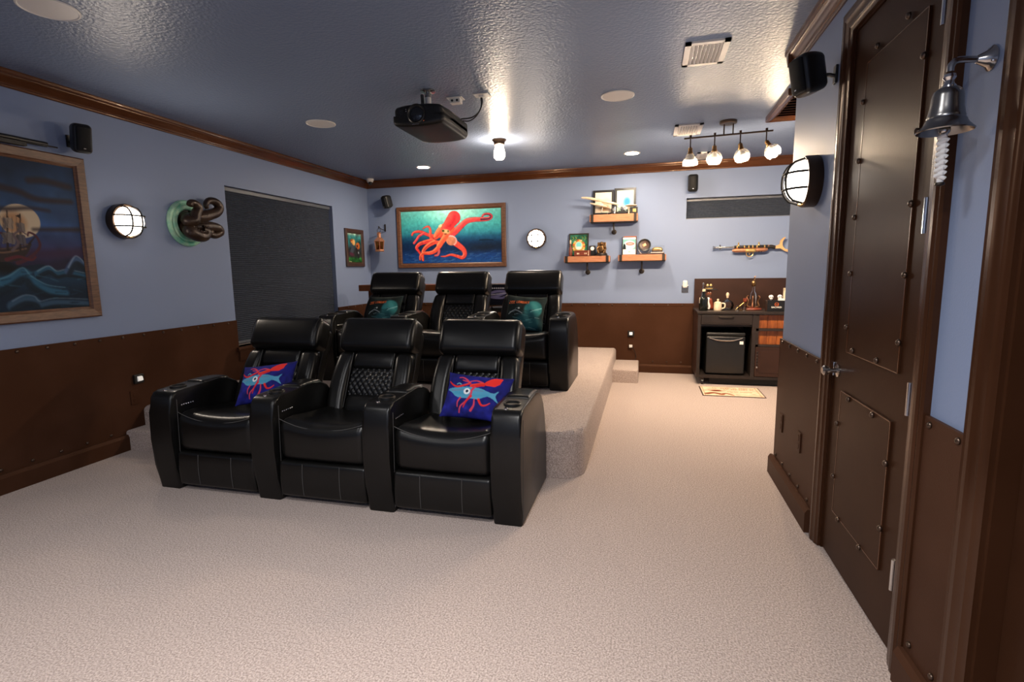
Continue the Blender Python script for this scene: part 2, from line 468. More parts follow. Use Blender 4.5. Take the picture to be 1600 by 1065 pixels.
TH = 0.14
floor = struct('floor', MB().box(XL - TH, XRB + TH, YF - TH, YB + TH, -0.12, 0), 'carpet')
tag(floor, 'beige speckled carpet covering the whole floor', 'floor')
ceiling = struct('ceiling', MB().box(XL - TH, XRB + TH, YF - TH, YB + TH, H, H + 0.12), 'ceiling_paint')
tag(ceiling, 'grey blue ceiling with a textured sheen', 'ceiling')

def wall_with_hole(a0, a1, h0, h1, z0, z1, mk):
    """boxes around one opening; mk(u0,u1,z0,z1) adds a box"""
    mk(a0, h0, 0, H); mk(h1, a1, 0, H); mk(h0, h1, 0, z0); mk(h0, h1, z1, H)

WL = (4.445, 6.285, 0.655, 2.277)     # left window: y0,y1,z0,z1
b = MB(); wall_with_hole(YF - TH, YB + TH, WL[0], WL[1], WL[2], WL[3], lambda u0, u1, z0, z1: b.box(XL - TH, XL, u0, u1, z0, z1))
wall_left = struct('wall_left', b, 'wall_paint'); tag(wall_left, 'blue grey painted wall with the tall window and the ship painting', 'wall')
WB = (0.475, 1.90, 2.022, 2.288)      # slit window in the back wall: x0,x1,z0,z1
b = MB(); wall_with_hole(XL, XRB, WB[0], WB[1], WB[2], WB[3], lambda u0, u1, z0, z1: b.box(u0, u1, YB, YB + TH, z0, z1))
wall_back = struct('wall_back', b, 'wall_paint'); tag(wall_back, 'blue grey painted wall behind the octopus painting and shelves', 'wall')
b = MB().box(XR, XR + 0.12, YF, 1.0, 0, H).box(XR, XR + 0.12, 1.60, 1.985, 0, H).box(XR, XR + 0.12, 2.785, YC, 0, H)
b.box(XR, XR + 0.12, 1.0, 1.60, 2.443, H).box(XR, XR + 0.12, 1.985, 2.785, 2.443, H)
b.box(XR + 0.12, XRB, YC - 0.12, YC, 0, H)
wall_right = struct('wall_right', b, 'wall_paint'); tag(wall_right, 'blue grey painted wall with the brown riveted door', 'wall')
wall_recess = struct('wall_recess', MB().box(XRB, XRB + TH, YC - 0.12, YB, 0, H), 'wall_paint'); tag(wall_recess, 'blue grey side wall of the bar recess', 'wall')
wall_front = struct('wall_front', MB().box(XL, XR + 0.12, YF - TH, YF, 0, H), 'wall_paint'); tag(wall_front, 'blue grey painted wall facing the seats', 'wall')

# wainscot panels and their rivets
rv = MB().lathe([(0.011, 0), (0.0105, 0.004), (0.0075, 0.008), (0.002, 0.0095)], seg=8)
bmesh.ops.recalc_face_normals(rv.bm, faces=rv.bm.faces[:])
RIVET = bpy.data.meshes.new('rivet'); rv.bm.to_mesh(RIVET); rv.bm.free()
RIVET.materials.append(MATS['rivet_metal']); RIVET.polygons.foreach_set('use_smooth', [True] * len(RIVET.polygons))
ROT_L, ROT_B, ROT_R = (0, PI / 2, 0), (PI / 2, 0, 0), (0, -PI / 2, 0)
WT = 0.014
def rivets(parent, pts, rot):
    for p in pts: inst('rivet', RIVET, parent, p, rot)

b = MB().box(XL, XL + WT, YF, WL[0], 0, WZ, bev=0.003).box(XL, XL + WT, WL[1], YB, 0, WZ, bev=0.003).box(XL, XL + WT, WL[0] - 0.001, WL[1] + 0.001, 0, WL[2] - 0.04)
wp = b.out('wainscot_panel', 'wainscot_brown', wall_left, smooth=False)
ys = [2.5 + 0.1825 * k for k in range(-12, 26)]
rivets(wp, [(XL + WT, y, 0.913) for y in ys if y < WL[0] - 0.03 or WL[1] + 0.05 < y < YB - 0.05], ROT_L)
rivets(wp, [(XL + WT, y, 0.158) for y in ys if y < 3.1], ROT_L)
b = MB().box(XL + WT, XRB, YB - WT, YB, 0, WZ, bev=0.003).box(XL + WT, XRB, YB - WT - 0.003, YB, WZ - 0.035, WZ + 0.004, bev=0.002)
wp = b.out('wainscot_panel', 'wainscot_brown', wall_back, smooth=False)
xs = [-0.267 + 0.1825 * k for k in range(-20, 6)]
rivets(wp, [(x, YB - WT - 0.003, 0.916) for x in xs], ROT_B)
rivets(wp, [(x, YB - WT, 0.150) for x in xs if x > 0.0], ROT_B)
b = MB().box(XR - WT, XR, 2.915, YC, 0, WZ, bev=0.003).box(XR - WT, XR + 0.3, YC, YC + WT, 0, WZ, bev=0.003)
wp = b.out('wainscot_panel', 'wainscot_brown', wall_right, smooth=False)
rivets(wp, [(XR - WT, 2.967 + 0.1785 * k, 0.918) for k in range(5)], ROT_R)
rivets(wp, [(XR - WT, 2.985 + 0.1775 * k, 0.155) for k in range(5)], ROT_R)
b = MB().box(XR - WT, XR, 1.66, 1.88, 0, WZ, bev=0.003)
wp = b.out('wainscot_panel', 'wainscot_brown', wall_right, smooth=False)
rivets(wp, [(XR - WT, 1.845, 0.912), (XR - WT, 1.69, 0.912), (XR - WT, 1.84, 0.165), (XR - WT, 1.70, 0.165)], ROT_R)

# baseboards
def base_prof(t=0.028, h=0.128): return [(0, 0), (-t, 0), (-t, h - 0.022), (-t * 0.7, h - 0.006), (-t * 0.55, h), (0, h)]
o = struct('baseboard_left', MB().prism([(XL + WT - p[0], p[1]) for p in base_prof()], YF, 3.19, M=Matrix(((0, 1, 0, 0), (1, 0, 0, 0), (0, 0, 1, 0), (0, 0, 0, 1)))), 'wainscot_brown')
tag(o, 'brown baseboard below the ship painting wall', 'baseboard')
o = struct('baseboard_back', MB().prism([(YB - WT + p[0], p[1]) for p in base_prof(0.026, 0.112)], PX - 0.2, XRB), 'wainscot_brown')
tag(o, 'brown baseboard between the carpeted step and bar cabinet', 'baseboard')
SW = Matrix(((0, 1, 0, 0), (1, 0, 0, 0), (0, 0, 1, 0), (0, 0, 0, 1)))
o = struct('baseboard_right', MB().prism([(XR - WT + p[0], p[1]) for p in base_prof()], 2.915, YC + 0.04, M=SW), 'wainscot_brown')
tag(o, 'brown baseboard between the door and the bar recess', 'baseboard')
o = struct('baseboard_corner', MB().prism([(XR - WT + p[0], p[1]) for p in base_prof()], 1.66, 1.88, M=SW), 'wainscot_brown')
tag(o, 'short brown baseboard under the ship bell', 'baseboard')

# crown moulding: profile as (distance from wall, z)
CR = [(0, 2.630), (0.010, 2.630), (0.014, 2.636), (0.014, 2.644), (0.022, 2.648), (0.024, 2.655), (0.030, 2.664), (0.040, 2.680), (0.047, 2.694), (0.054, 2.699), (0.055, 2.706), (0.064, 2.710), (0.068, 2.718), (0.068, H), (0, H)]
def crown(n, a0, a1, fn, M, label):
    o = struct('trim_%d' % n, MB().prism([(fn(p[0]), p[1]) for p in CR], a0, a1, M=M), 'trim_wood', smooth=True); tag(o, label, 'crown moulding')
crown(1, YF, YB, lambda d: XL + d, SW, 'glossy brown crown moulding above the ship painting wall')
crown(2, XL, XRB, lambda d: YB - d, None, 'glossy brown crown moulding above the octopus painting wall')
crown(3, YF, YC + 0.06, lambda d: XR - d, SW, 'glossy brown crown moulding above the riveted door')
crown(4, XR - 0.06, XRB, lambda d: YC + d, None, 'glossy brown crown moulding on the recess side of the corner')

# carpeted riser and steps
def riser(x0, x1, y0, y1, z, r=0.035, corner=0.10, n=6):
    """carpeted block: rounded upper edge, rounded front right corner"""
    out = [(x0, y1), (x0, y0)]
    for k in range(n + 1):
        a = -PI / 2 + PI / 2 * k / n
        out.append((x1 - corner + corner * math.cos(a), y0 + corner + corner * math.sin(a)))
    out.append((x1, y1))
    b = MB(); bm = b.bm
    bot = [bm.verts.new((p[0], p[1], 0)) for p in out]; top = [bm.verts.new((p[0], p[1], z)) for p in out]
    m_ = len(out)
    for i in range(m_): bm.faces.new((bot[i], bot[(i + 1) % m_], top[(i + 1) % m_], top[i]))
    bm.faces.new(top); bm.faces.new(bot[::-1])
    bm.edges.ensure_lookup_table()
    es = [e for e in bm.edges if all(abs(v.co.z - z) < 1e-6 for v in e.verts)]
    bmesh.ops.bevel(bm, geom=es, offset=r, segments=4, affect='EDGES', profile=0.5)
    return b
o = riser(XL + WT, PX, PY, YB - WT, PZ, r=0.045, corner=0.17, n=9).out('floor_riser', 'carpet', None, smooth=True, angle=50, kind='structure')
tag(o, 'beige carpeted riser platform under the rear seat row', 'platform')
o = riser(XL + WT, -3.28, 3.17, 3.6, 0.164, r=0.02, corner=0.03).out('floor_step', 'carpet', None, smooth=True, angle=50, kind='structure')
tag(o, 'low carpeted step beside the front seats at the wall', 'step')
o = riser(PX - 0.03, -0.083, 6.47, YB - WT, 0.165, r=0.02, corner=0.02).out('floor_step', 'carpet', None, smooth=True, angle=50, kind='structure')
tag(o, 'small carpeted step against the back wall by the riser', 'step')

# windows
win = thing('window_1', 'tall recessed window behind the dark pleated shade', 'window', (XL, 0, 0)); win['kind'] = 'structure'
y0, y1, z0, z1 = WL
MB().box(-0.125, -0.10, y0, y0 + 0.05, z0, z1).box(-0.125, -0.10, y1 - 0.05, y1, z0, z1).box(-0.125, -0.10, y0, y1, z0, z0 + 0.05).box(-0.125, -0.10, y0, y1, z1 - 0.05, z1).box(-0.125, -0.10, y0, y1, (z0 + z1) / 2 - 0.02, (z0 + z1) / 2 + 0.02).out('window_frame', 'offwhite_metal', win, smooth=False)
MB().box(-0.118, -0.112, y0 + 0.05, y1 - 0.05, z0 + 0.05, z1 - 0.05).out('pane', 'dark_pane', win, smooth=False)
MB().prism([(-0.10, z0 - 0.04), (0.035, z0 - 0.04), (0.04, z0 - 0.02), (0.035, z0), (-0.10, z0)], y0 - 0.03, y1 + 0.03, M=SW).out('window_sill', 'wainscot_brown', win, smooth=False)
MB().prism([(WT, z0 - 0.14), (WT + 0.012, z0 - 0.14), (WT + 0.018, z0 - 0.06), (WT + 0.018, z0 - 0.04), (WT, z0 - 0.04)], y0 - 0.01, y1 + 0.01, M=SW).out('apron', 'wainscot_brown', win, smooth=False)
win = thing('window_2', 'narrow slit window high above the bar cabinet', 'window', (0, YB, 0)); win['kind'] = 'structure'
x0, x1, z0, z1 = WB
MB().box(x0, x1, 0.11, 0.13, z0, z0 + 0.03).box(x0, x1, 0.11, 0.13, z1 - 0.03, z1).box(x0, x0 + 0.03, 0.11, 0.13, z0, z1).box(x1 - 0.03, x1, 0.11, 0.13, z0, z1).out('window_frame', 'offwhite_metal', win, smooth=False)
MB().box(x0 + 0.03, x1 - 0.03, 0.117, 0.122, z0 + 0.03, z1 - 0.03).out('pane', 'dark_pane', win, smooth=False)

def pleats(u0, u1, z0, z1, n, depth):
    b = MB(); vs = []; fs = []
    for k in range(2 * n + 1):
        d = depth if k % 2 else 0
        z = z0 + (z1 - z0) * k / (2 * n); vs += [(u0, d, z), (u1, d, z)]
    for k in range(2 * n): fs.append((2 * k, 2 * k + 1, 2 * k + 3, 2 * k + 2))
    vs += [(u0, 0.03, z0), (u1, 0.03, z0), (u0, 0.03, z1), (u1, 0.03, z1)]
    q = len(vs) - 4; fs.append((q, q + 1, q + 3, q + 2)); b._add(vs, fs); return b
t = thing('cellular_shade', 'dark grey pleated shade filling the tall window', 'window shade', (XL - 0.045, 0, 0), RL)
pleats(WL[0] + 0.012, WL[1] - 0.012, WL[2] + 0.05, WL[3] - 0.045, 76, 0.007).out('shade_fabric', 'blind_fabric', t, smooth=False)
MB().box(WL[0] + 0.004, WL[1] - 0.004, -0.012, 0.03, WL[3] - 0.045, WL[3] - 0.004, bev=0.004).out('head_rail', 'blind_rail', t, smooth=False)
MB().box(WL[0] + 0.01, WL[1] - 0.01, -0.01, 0.028, WL[2] + 0.028, WL[2] + 0.05, bev=0.003).out('bottom_rail', 'blind_rail', t, smooth=False)
t = thing('cellular_shade', 'dark grey shade filling the narrow slit window', 'window shade', (0, YB + 0.045, 0), RB)
pleats(WB[0] + 0.006, WB[1] - 0.006, WB[2] + 0.012, WB[3] - 0.04, 12, 0.006).out('shade_fabric', 'blind_fabric', t, smooth=False)
MB().box(WB[0] + 0.004, WB[1] - 0.004, -0.012, 0.03, WB[3] - 0.04, WB[3] - 0.018, bev=0.003).out('head_rail', 'blind_rail', t, smooth=False)
MB().box(WB[0] + 0.006, WB[1] - 0.006, -0.01, 0.028, WB[2] + 0.001, WB[2] + 0.012).out('bottom_rail', 'blind_rail', t, smooth=False)

# doors in the right wall
def casing(y0, y1, zt, w=0.105):
    """door casing around the opening y0..y1 on the right wall, as three moulded lengths"""
    prof = [(0, 0), (0, 0.020), (0.010, 0.026), (0.022, 0.024), (0.030, 0.030), (0.045, 0.030), (0.060, 0.024), (0.080, 0.022), (0.090, 0.016), (w, 0.013), (w, 0)]
    b = MB(); vs = []; fs = []
    rings = []
    for (yy, zz, dy, dz) in ((y0, 0, -1, 0), (y0, zt, -1, 1), (y1, zt, 1, 1), (y1, 0, 1, 0)):
        rings.append([(XR - p[1], yy + dy * (w - p[0]), zz + dz * (w - p[0])) for p in prof])
    n = len(prof)
    for r_ in rings: vs += r_
    for i in range(3):
        for k in range(n - 1): fs.append((i * n + k, i * n + k + 1, (i + 1) * n + k + 1, (i + 1) * n + k))
    b._add(vs, fs); return b
d = thing('door_1', 'brown riveted two panel door beside the ship bell', 'door', (0, 0, 0)); d['kind'] = 'structure'
casing(1.985, 2.785, 2.443).out('door_casing', 'casing_wood', d, smooth=True, angle=20)
MB().box(XR + 0.0, XR + 0.12, 1.983, 1.995, 0, 2.445).box(XR, XR + 0.12, 2.775, 2.787, 0, 2.445).box(XR, XR + 0.12, 1.985, 2.785, 2.433, 2.445).out('jamb', 'door_brown', d, smooth=False)
MB().box(XR + 0.004, XR + 0.046, 1.998, 2.772, 0.012, 2.430, bev=0.002).out('door_slab', 'door_brown', d, smooth=False)
for (ya, yb, za, zb, side, n_side, nm) in ((2.115, 2.615, 1.022, 2.245, None, 5, 'up'), (2.135, 2.645, 0.255, 0.838, None, 2, 'low')):
    pn = MB().box(XR - 0.003, XR + 0.005, ya, yb, za, zb, bev=0.002).out('door_panel', 'door_brown', d, smooth=False)
    MB().box(XR - 0.004, XR - 0.0025, ya - 0.001, ya + 0.0035, za, zb).box(XR - 0.004, XR - 0.0025, yb - 0.0035, yb + 0.001, za, zb).box(XR - 0.004, XR - 0.0025, ya, yb, zb - 0.0035, zb + 0.001).box(XR - 0.004, XR - 0.0025, ya, yb, za - 0.001, za + 0.0035).out('panel_edge', 'trim_wood', pn, smooth=False)
    zz = [1.134, 1.372, 1.615, 1.852, 2.093] if nm == 'up' else [0.422, 0.678]
    off = 0.016 if nm == 'up' else 0.014
    e = 0.030 if nm == 'up' else -0.016
    pts = [(XR + 0.004, yb + 0.012, z) for z in zz] + [(XR + 0.004, ya + 0.005, z) for z in zz] + [(XR + 0.004, y, zb + e) for y in (2.515 if nm == 'up' else 2.54, 2.257 if nm == 'up' else 2.288)]
    pts += [(XR - 0.001, y, za + (0.018 if nm == 'up' else -0.004)) for y in ((2.538, 2.289) if nm == 'up' else (2.559, 2.311))]
    for p in pts:
        o = inst('rivet', RIVET, pn, (XR - 0.003, p[1], p[2]), ROT_R); o.scale = (1.15, 1.15, 1.3)
for z in (0.316, 0.957, 1.565, 2.195):
    hg = MB().cyl((XR - 0.012, 1.999, z - 0.057), (XR - 0.012, 1.999, z + 0.057), 0.007, seg=10).box(XR - 0.006, XR + 0.004, 1.999, 2.022, z - 0.05, z + 0.05)
    hg.out('hinge', 'chrome', d, smooth=True)
kn = MB().lathe([(0.030, 0), (0.030, 0.006), (0.012, 0.010), (0.010, 0.035), (0.016, 0.042), (0.024, 0.052), (0.024, 0.062), (0.015, 0.070)], M=T(XR + 0.004, 2.715, 0.918) @ RY(-PI / 2), seg=20).out('door_knob', 'nickel', d)
MB().box(XR - 0.004, XR + 0.03, 2.762, 2.79, 0.885, 0.952, bev=0.003).out('latch_plate', 'chrome', d, smooth=False)
d = thing('door_2', 'dark brown door frame next to the ship bell', 'door', (0, 0, 0)); d['kind'] = 'structure'
casing(1.0, 1.555, 2.443).out('door_casing', 'casing_wood', d, smooth=True, angle=20)
MB().box(XR, XR + 0.12, 1.543, 1.602, 0, 2.445).box(XR, XR + 0.12, 0.998, 1.01, 0, 2.445).box(XR, XR + 0.12, 1.0, 1.56, 2.433, 2.445).out('jamb', 'casing_wood', d, smooth=False)
MB().box(XR + 0.05, XR + 0.09, 1.012, 1.54, 0.012, 2.43).out('door_slab', 'door_brown', d, smooth=False)
MB().box(XR + 0.044, XR + 0.051, 1.10, 1.44, 1.02, 2.25, bev=0.002).out('door_panel', 'door_brown', d, smooth=False)
MB().box(XR + 0.044, XR + 0.051, 1.10, 1.44, 0.25, 0.84, bev=0.002).out('door_panel', 'door_brown', d, smooth=False)

# ------------------------------------------------------------------ theater seating
PITCH_S, AW = 0.775, 0.170
def copy_tree(o, parent=None):
    c = o.copy(); COL.objects.link(c); c.parent = parent
    for ch in list(o.children): copy_tree(ch, c)
    return c

def make_row():
    root = thing('theater_seat_row', 'front row of three black leather recliners standing on the carpet floor', 'theater seats', (-3.13, 2.60, 0), group='theater seat rows')
    # one arm
    armp = [(0.035, 0.0), (0.012, 0.16), (0.0, 0.34), (0.006, 0.52), (0.020, 0.615), (0.045, 0.648), (0.085, 0.655), (0.42, 0.668), (0.51, 0.660), (0.59, 0.622), (0.655, 0.552), (0.70, 0.46), (0.725, 0.36), (0.73, 0.25), (0.73, 0.0)]
    def arm_base(i):
        a = MB().prism(armp, 0, AW, bev=0.020, bseg=3)
        return a
    proto_arm = arm_base(0).out('arm', 'leather', root, angle=50)
    MB().rbox((AW / 2, 0.415, 0.648), (AW - 0.014, 0.25, 0.05), 0.024, n=4, m=6, fn=lambda x, y, z: (x, y, z + 0.006 * (1 - (x / 0.08) ** 2) - 0.10 * max(0, y - 0.03))).out('armrest_pad', 'leather', proto_arm)
    cup = MB().lathe([(0.050, 0.655), (0.050, 0.664), (0.046, 0.667), (0.041, 0.664), (0.040, 0.645), (0.002, 0.645)], M=T(AW / 2, 0.165, 0.001), seg=24, caps=False).out('cup_holder', 'black_plastic', proto_arm)
    MB().tube([(AW / 2 + 0.046 * math.cos(a), 0.165 + 0.046 * math.sin(a), 0.668) for a in np.linspace(0, 2 * PI, 24, endpoint=False)], 0.0028, 6, closed=True).out('cup_holder_ring', 'iron', proto_arm)
    MB().lathe([(0.012, 0), (0.012, 0.006), (0.008, 0.009)], M=T(AW / 2 - 0.012, 0.075, 0.652), seg=12).out('power_button', 'chrome', proto_arm)
    MB().tube([(AW + 0.0005, 0.045 + 0.02 * k / 9, 0.0 + z) for k, z in enumerate(np.linspace(0.03, 0.60, 10))], 0.002, 6).out('side_seam', 'stitch', proto_arm)
    MB().tube([(0.004, 0.287, 0.56), (0.004, 0.287, 0.645), (0.016, 0.287, 0.6645), (AW - 0.016, 0.287, 0.6645), (AW - 0.004, 0.287, 0.645), (AW - 0.004, 0.287, 0.56)], 0.0022, 6).out('pad_seam', 'stitch', proto_arm)
    arms = [proto_arm]
    for i in range(1, 4):
        a = copy_tree(proto_arm, root); a.location = (i * PITCH_S, 0, 0); arms.append(a)
    strip = MB()
    for k in range(6): strip.sphere((AW + 0.002, 0.10 + 0.018 * k, 0.555), (0.003, 0.006, 0.006), 8, 6)
    sb = strip.out('control_strip', 'chrome', arms[0])
    for i in (1, 2):
        c = sb.copy(); COL.objects.link(c); c.parent = arms[i]
    # one seat between two arms
    SWD = PITCH_S - AW; xc = AW + SWD / 2; hw = SWD / 2
    def cush(x, y, z):
        u = x / hw; k = max(0, z / 0.12)
        z2 = z + k * (0.035 * abs(u) ** 2.5 - 0.012 + 0.022 * math.exp(-((y + 0.20) / 0.10) ** 2)) - k * 0.030 * max(0, (y + 0.05) / 0.3)
        y2 = y - 0.018 * (1 - u * u) * max(0, -y / 0.28) * (1 - (z / 0.13) ** 2)
        return (x, y2, z2)
    seat = MB().rbox((xc, 0.325, 0.375), (SWD - 0.008, 0.58, 0.235), 0.055, n=4, m=8, fn=cush).out('seat_cushion', 'leather', root, angle=60)
    def seam_pt(u): return (xc + u * (hw - 0.012), 0.052 - 0.012 * (1 - u * u), 0.468 + 0.052 * abs(u) ** 2.2)
    MB().tube([seam_pt(u) for u in np.linspace(-1, 1, 21)], 0.0022, 6).out('seam', 'stitch', seat)
    foot = MB().rbox((xc, 0.10, 0.148), (SWD - 0.008, 0.15, 0.225), 0.022, m=4, fn=lambda x, y, z: (x, y - 0.010 * (1 - (z / 0.12) ** 2) * (1 if y < 0 else 0), z)).out('footrest', 'leather', root, angle=60)
    for u in (-0.42, 0.42):
        MB().tube([(xc + u * hw, 0.0235 - 0.010 * (1 - (z / 0.12) ** 2), 0.148 + z) for z in np.linspace(-0.095, 0.105, 9)], 0.0022, 6).out('seam', 'stitch', foot)
    base = MB().box(xc - hw, xc + hw, 0.17, 0.68, 0.03, 0.30).out('base_frame', 'black_satin', root, smooth=False)
    # backrest in a reclined frame
    a = math.radians(26); BM_ = T(xc, 0.56, 0.43) @ RX(-a)
    back = MB().rbox((0, 0.105, 0.30), (SWD - 0.03, 0.13, 0.70), 0.04, n=3, m=3, M=BM_).out('backrest', 'leather', root, angle=60)
    for s in (-1, 1):
        def bol(x, y, z, s=s):
            return (x + s * 0.018 * (1 - (z / 0.24) ** 2) , y - 0.028 * (1 - (z / 0.25) ** 2) - 0.025 * max(0, -z / 0.24), z)
        MB().rbox((s * 0.222, 0.030, 0.200), (0.135, 0.11, 0.50), 0.045, n=3, m=6, fn=bol, M=BM_).out('side_bolster', 'leather', back, angle=60)
        MB().tube([(s * 0.163, -0.032, z) for z in np.linspace(0.03, 0.43, 6)], 0.002, 6, M=BM_).out('seam', 'stitch', back)
    MB().rbox((0, 0.020, 0.385), (0.325, 0.07, 0.14), 0.03, M=BM_, fn=lambda x, y, z: (x, y - 0.012 * (1 - (z / 0.07) ** 2), z)).out('upper_pad', 'leather', back, angle=60)
    MB().rbox((0, 0.020, 0.055), (0.325, 0.08, 0.16), 0.035, M=BM_, fn=lambda x, y, z: (x, y - 0.018 * (1 - (z / 0.08) ** 2), z)).out('lumbar_pad', 'leather', back, angle=60)
    def quilt(u, v):
        x = -0.162 + 0.324 * u; z = 0.125 + 0.20 * v
        p, q = (x / 0.022 + z / 0.030), (x / 0.022 - z / 0.030)
        h = 0.0065 * math.sqrt(abs(math.sin(PI * p / 2)) * abs(math.sin(PI * q / 2)))
        return (x, 0.002 - h - 0.008 * (1 - (2 * v - 1) ** 2), z)
    MB().surf(quilt, 90, 54, M=BM_).out('quilted_panel', 'leather', back, angle=80)
    hd = MB().rbox((0, 0.040, 0.575), (SWD - 0.012, 0.17, 0.265), 0.055, n=4, m=6, M=BM_, fn=lambda x, y, z: (x, y - (0.020 * (1 - (z / 0.14) ** 2) if y < 0 else 0), z)).out('headrest', 'leather', back, angle=60)
    for s in (-1, 1):
        MB().tube([(s * (hw - 0.030), y, z) for (y, z) in ((-0.045, 0.47), (-0.062, 0.53), (-0.066, 0.58), (-0.060, 0.64), (-0.040, 0.685), (0.0, 0.706), (0.06, 0.708))], 0.0025, 6, M=BM_).out('piping', 'black_satin', back)
    pieces = [seat, foot, base, back]
    for i in (1, 2):
        for p in pieces:
            c = copy_tree(p, root); c.location = (i * PITCH_S, 0, 0)
    return root
row1 = make_row()
row2 = copy_tree(row1); row2.location = (-3.152, 4.47, PZ)
row2['label'] = 'rear row of three black leather recliners on the carpeted riser'

# ------------------------------------------------------------------ throw pillows
def squid_canvas():
    c = Canvas(1.5, 96, (32, 34, 120))
    def q(x, y):
        l = 290 - 185 * (y - 170) / 690; r = 1420 - 220 * (y - 190) / 730
        return ((x - l) / (r - l) * 1.5, (y - 172) / 716)
    c.speckle(0.16, 5)
    red, pink, lb = (226, 40, 42), (214, 66, 92), (86, 158, 190)
    Q = lambda pts: [q(*p) for p in pts]
    c.stroke(Q([(700, 320), (800, 298), (905, 330)]), 0.014, 0.02, pink)
    c.stroke(Q([(690, 360), (620, 290), (560, 262), (500, 268)]), 0.022, 0.014, pink)
    c.stroke(Q([(690, 340), (600, 325), (555, 310)]), 0.016, 0.01, pink)
    c.stroke(Q([(720, 400), (850, 365), (920, 360)]), 0.05, 0.04, red, (250, 80, 50))
    c.poly(Q([(1250, 215), (1130, 205), (1050, 235), (925, 335), (950, 375), (1100, 370), (1190, 320)]), (238, 52, 46))
    c.stroke(Q([(450, 385), (490, 368), (530, 385)]), 0.012, 0.012, (110, 180, 190))
    # whale body
    body = spline([q(*p) for p in ((262, 475), (380, 445), (520, 432), (700, 415), (860, 425), (1000, 470), (1080, 478), (1165, 435), (1105, 520), (1135, 610), (1040, 560), (950, 540), (800, 595), (700, 600), (560, 598), (430, 580), (350, 520))], 5, True)
    c.poly(body, lb)
    c.stroke(Q([(420, 520), (560, 525), (800, 540), (980, 520)]), 0.035, 0.012, (60, 150, 180), op=0.6, soft=6)
    c.stroke(Q([(350, 490), (600, 470), (900, 460)]), 0.012, 0.008, (120, 130, 150), op=0.7)
    c.stroke(Q([(300, 345), (370, 400), (460, 425), (600, 395), (680, 360)]), 0.014, 0.026, red, (240, 90, 90))
    c.stroke(Q([(760, 410), (710, 470), (690, 540), (600, 640), (500, 720), (465, 820)]), 0.026, 0.014, pink)
    c.stroke(Q([(700, 560), (600, 650), (545, 730)]), 0.02, 0.012, red)
    c.stroke(Q([(505, 595), (455, 660), (445, 735)]), 0.020, 0.010, pink)
    c.stroke(Q([(745, 600), (730, 690), (665, 770)]), 0.012, 0.03, pink)
    c.stroke(Q([(815, 595), (850, 670), (920, 670), (1000, 632)]), 0.026, 0.010, red, (240, 90, 100))
    c.ell(q(628, 492), 0.075, 0.068, 0, (235, 238, 240)); c.ell(q(632, 490), 0.030, 0.030, 0, (30, 40, 60))
    return c
PRINT_CLOTH = MATS['print_cloth']
sq = squid_canvas()
def pillow(canvas, w, h, t_, loc, tilt, roll, yaw, label):
    me = canvas.pillow_mesh('throw_pillow', w, h, t_)
    o = link('throw_pillow', me, PRINT_CLOTH, angle=70)
    o.matrix_world = T(*loc) @ RZ(yaw) @ RX(-tilt) @ RY(roll)
    return tag(o, label, 'pillow', 'throw pillows')
o = pillow(sq, 0.43, 0.295, 0.11, (-1.005, 2.992, 0.628), math.radians(33), math.radians(4), 0.02, 'blue squid and whale pillow on the front seat beside the riser corner')
tg = MB().box(-0.008, 0.008, -0.003, 0.0, -0.008, 0.0, M=T(0.175, -0.012, -0.136)).out('care_tag', 'white_paint', o, smooth=False)
o = pillow(sq, 0.43, 0.295, 0.11, (-2.545, 3.005, 0.650), math.radians(34), math.radians(-9), -0.04, 'blue squid and whale pillow on the front row seat next to the window wall')

def teal_canvas():
    c = Canvas(1.12, 84, (24, 34, 34))
    c.speckle(0.25, 6)
    c.ell((0.80, 0.42), 0.25, 0.24, 0, (52, 128, 130), soft=4)
    c.ell((0.78, 0.40), 0.16, 0.15, 0, (70, 150, 150), soft=6)
    c.ell((0.72, 0.78), 0.36, 0.28, 0.2, (36, 84, 92), soft=14)
    for k in range(26):
        x, y = rng.uniform(0.1, 0.95), rng.uniform(0.42, 0.95); a = rng.uniform(-0.5, 0.3); l = rng.uniform(0.06, 0.24)
        c.stroke([(x, y), (x + l * math.cos(a), y + l * math.sin(a))], 0.008, 0.004, [(150, 175, 178), (84, 140, 145), (18, 24, 30)][k % 3], op=0.8)
    c.stroke([(0.74, 0.50), (0.86, 0.44), (1.02, 0.37)], 0.012, 0.016, (130, 196, 196))
    c.stroke([(0.12, 0.58), (0.30, 0.47), (0.52, 0.56)], 0.012, 0.008, (170, 180, 185))
    c.ell((0.40, 0.42), 0.03, 0.025, 0, (220, 225, 220))
    c.text('20K', 0.08, 0.20, 0.085, (226, 112, 58), slant=0.15)
    c.text('LEAGUES', 0.31, 0.205, 0.065, (226, 112, 58), slant=0.15)
    return c
tc = teal_canvas()
pillow(tc, 0.40, 0.37, 0.11, (-1.145, 4.945, 0.985), math.radians(27), math.radians(4), 0.02, 'dark teal pillow with orange lettering on the rear row seat at the riser edge')
pillow(tc, 0.40, 0.37, 0.11, (-2.665, 4.945, 0.985), math.radians(28), math.radians(-2), -0.05, 'dark teal pillow with orange lettering on the rear row seat next to the window wall')

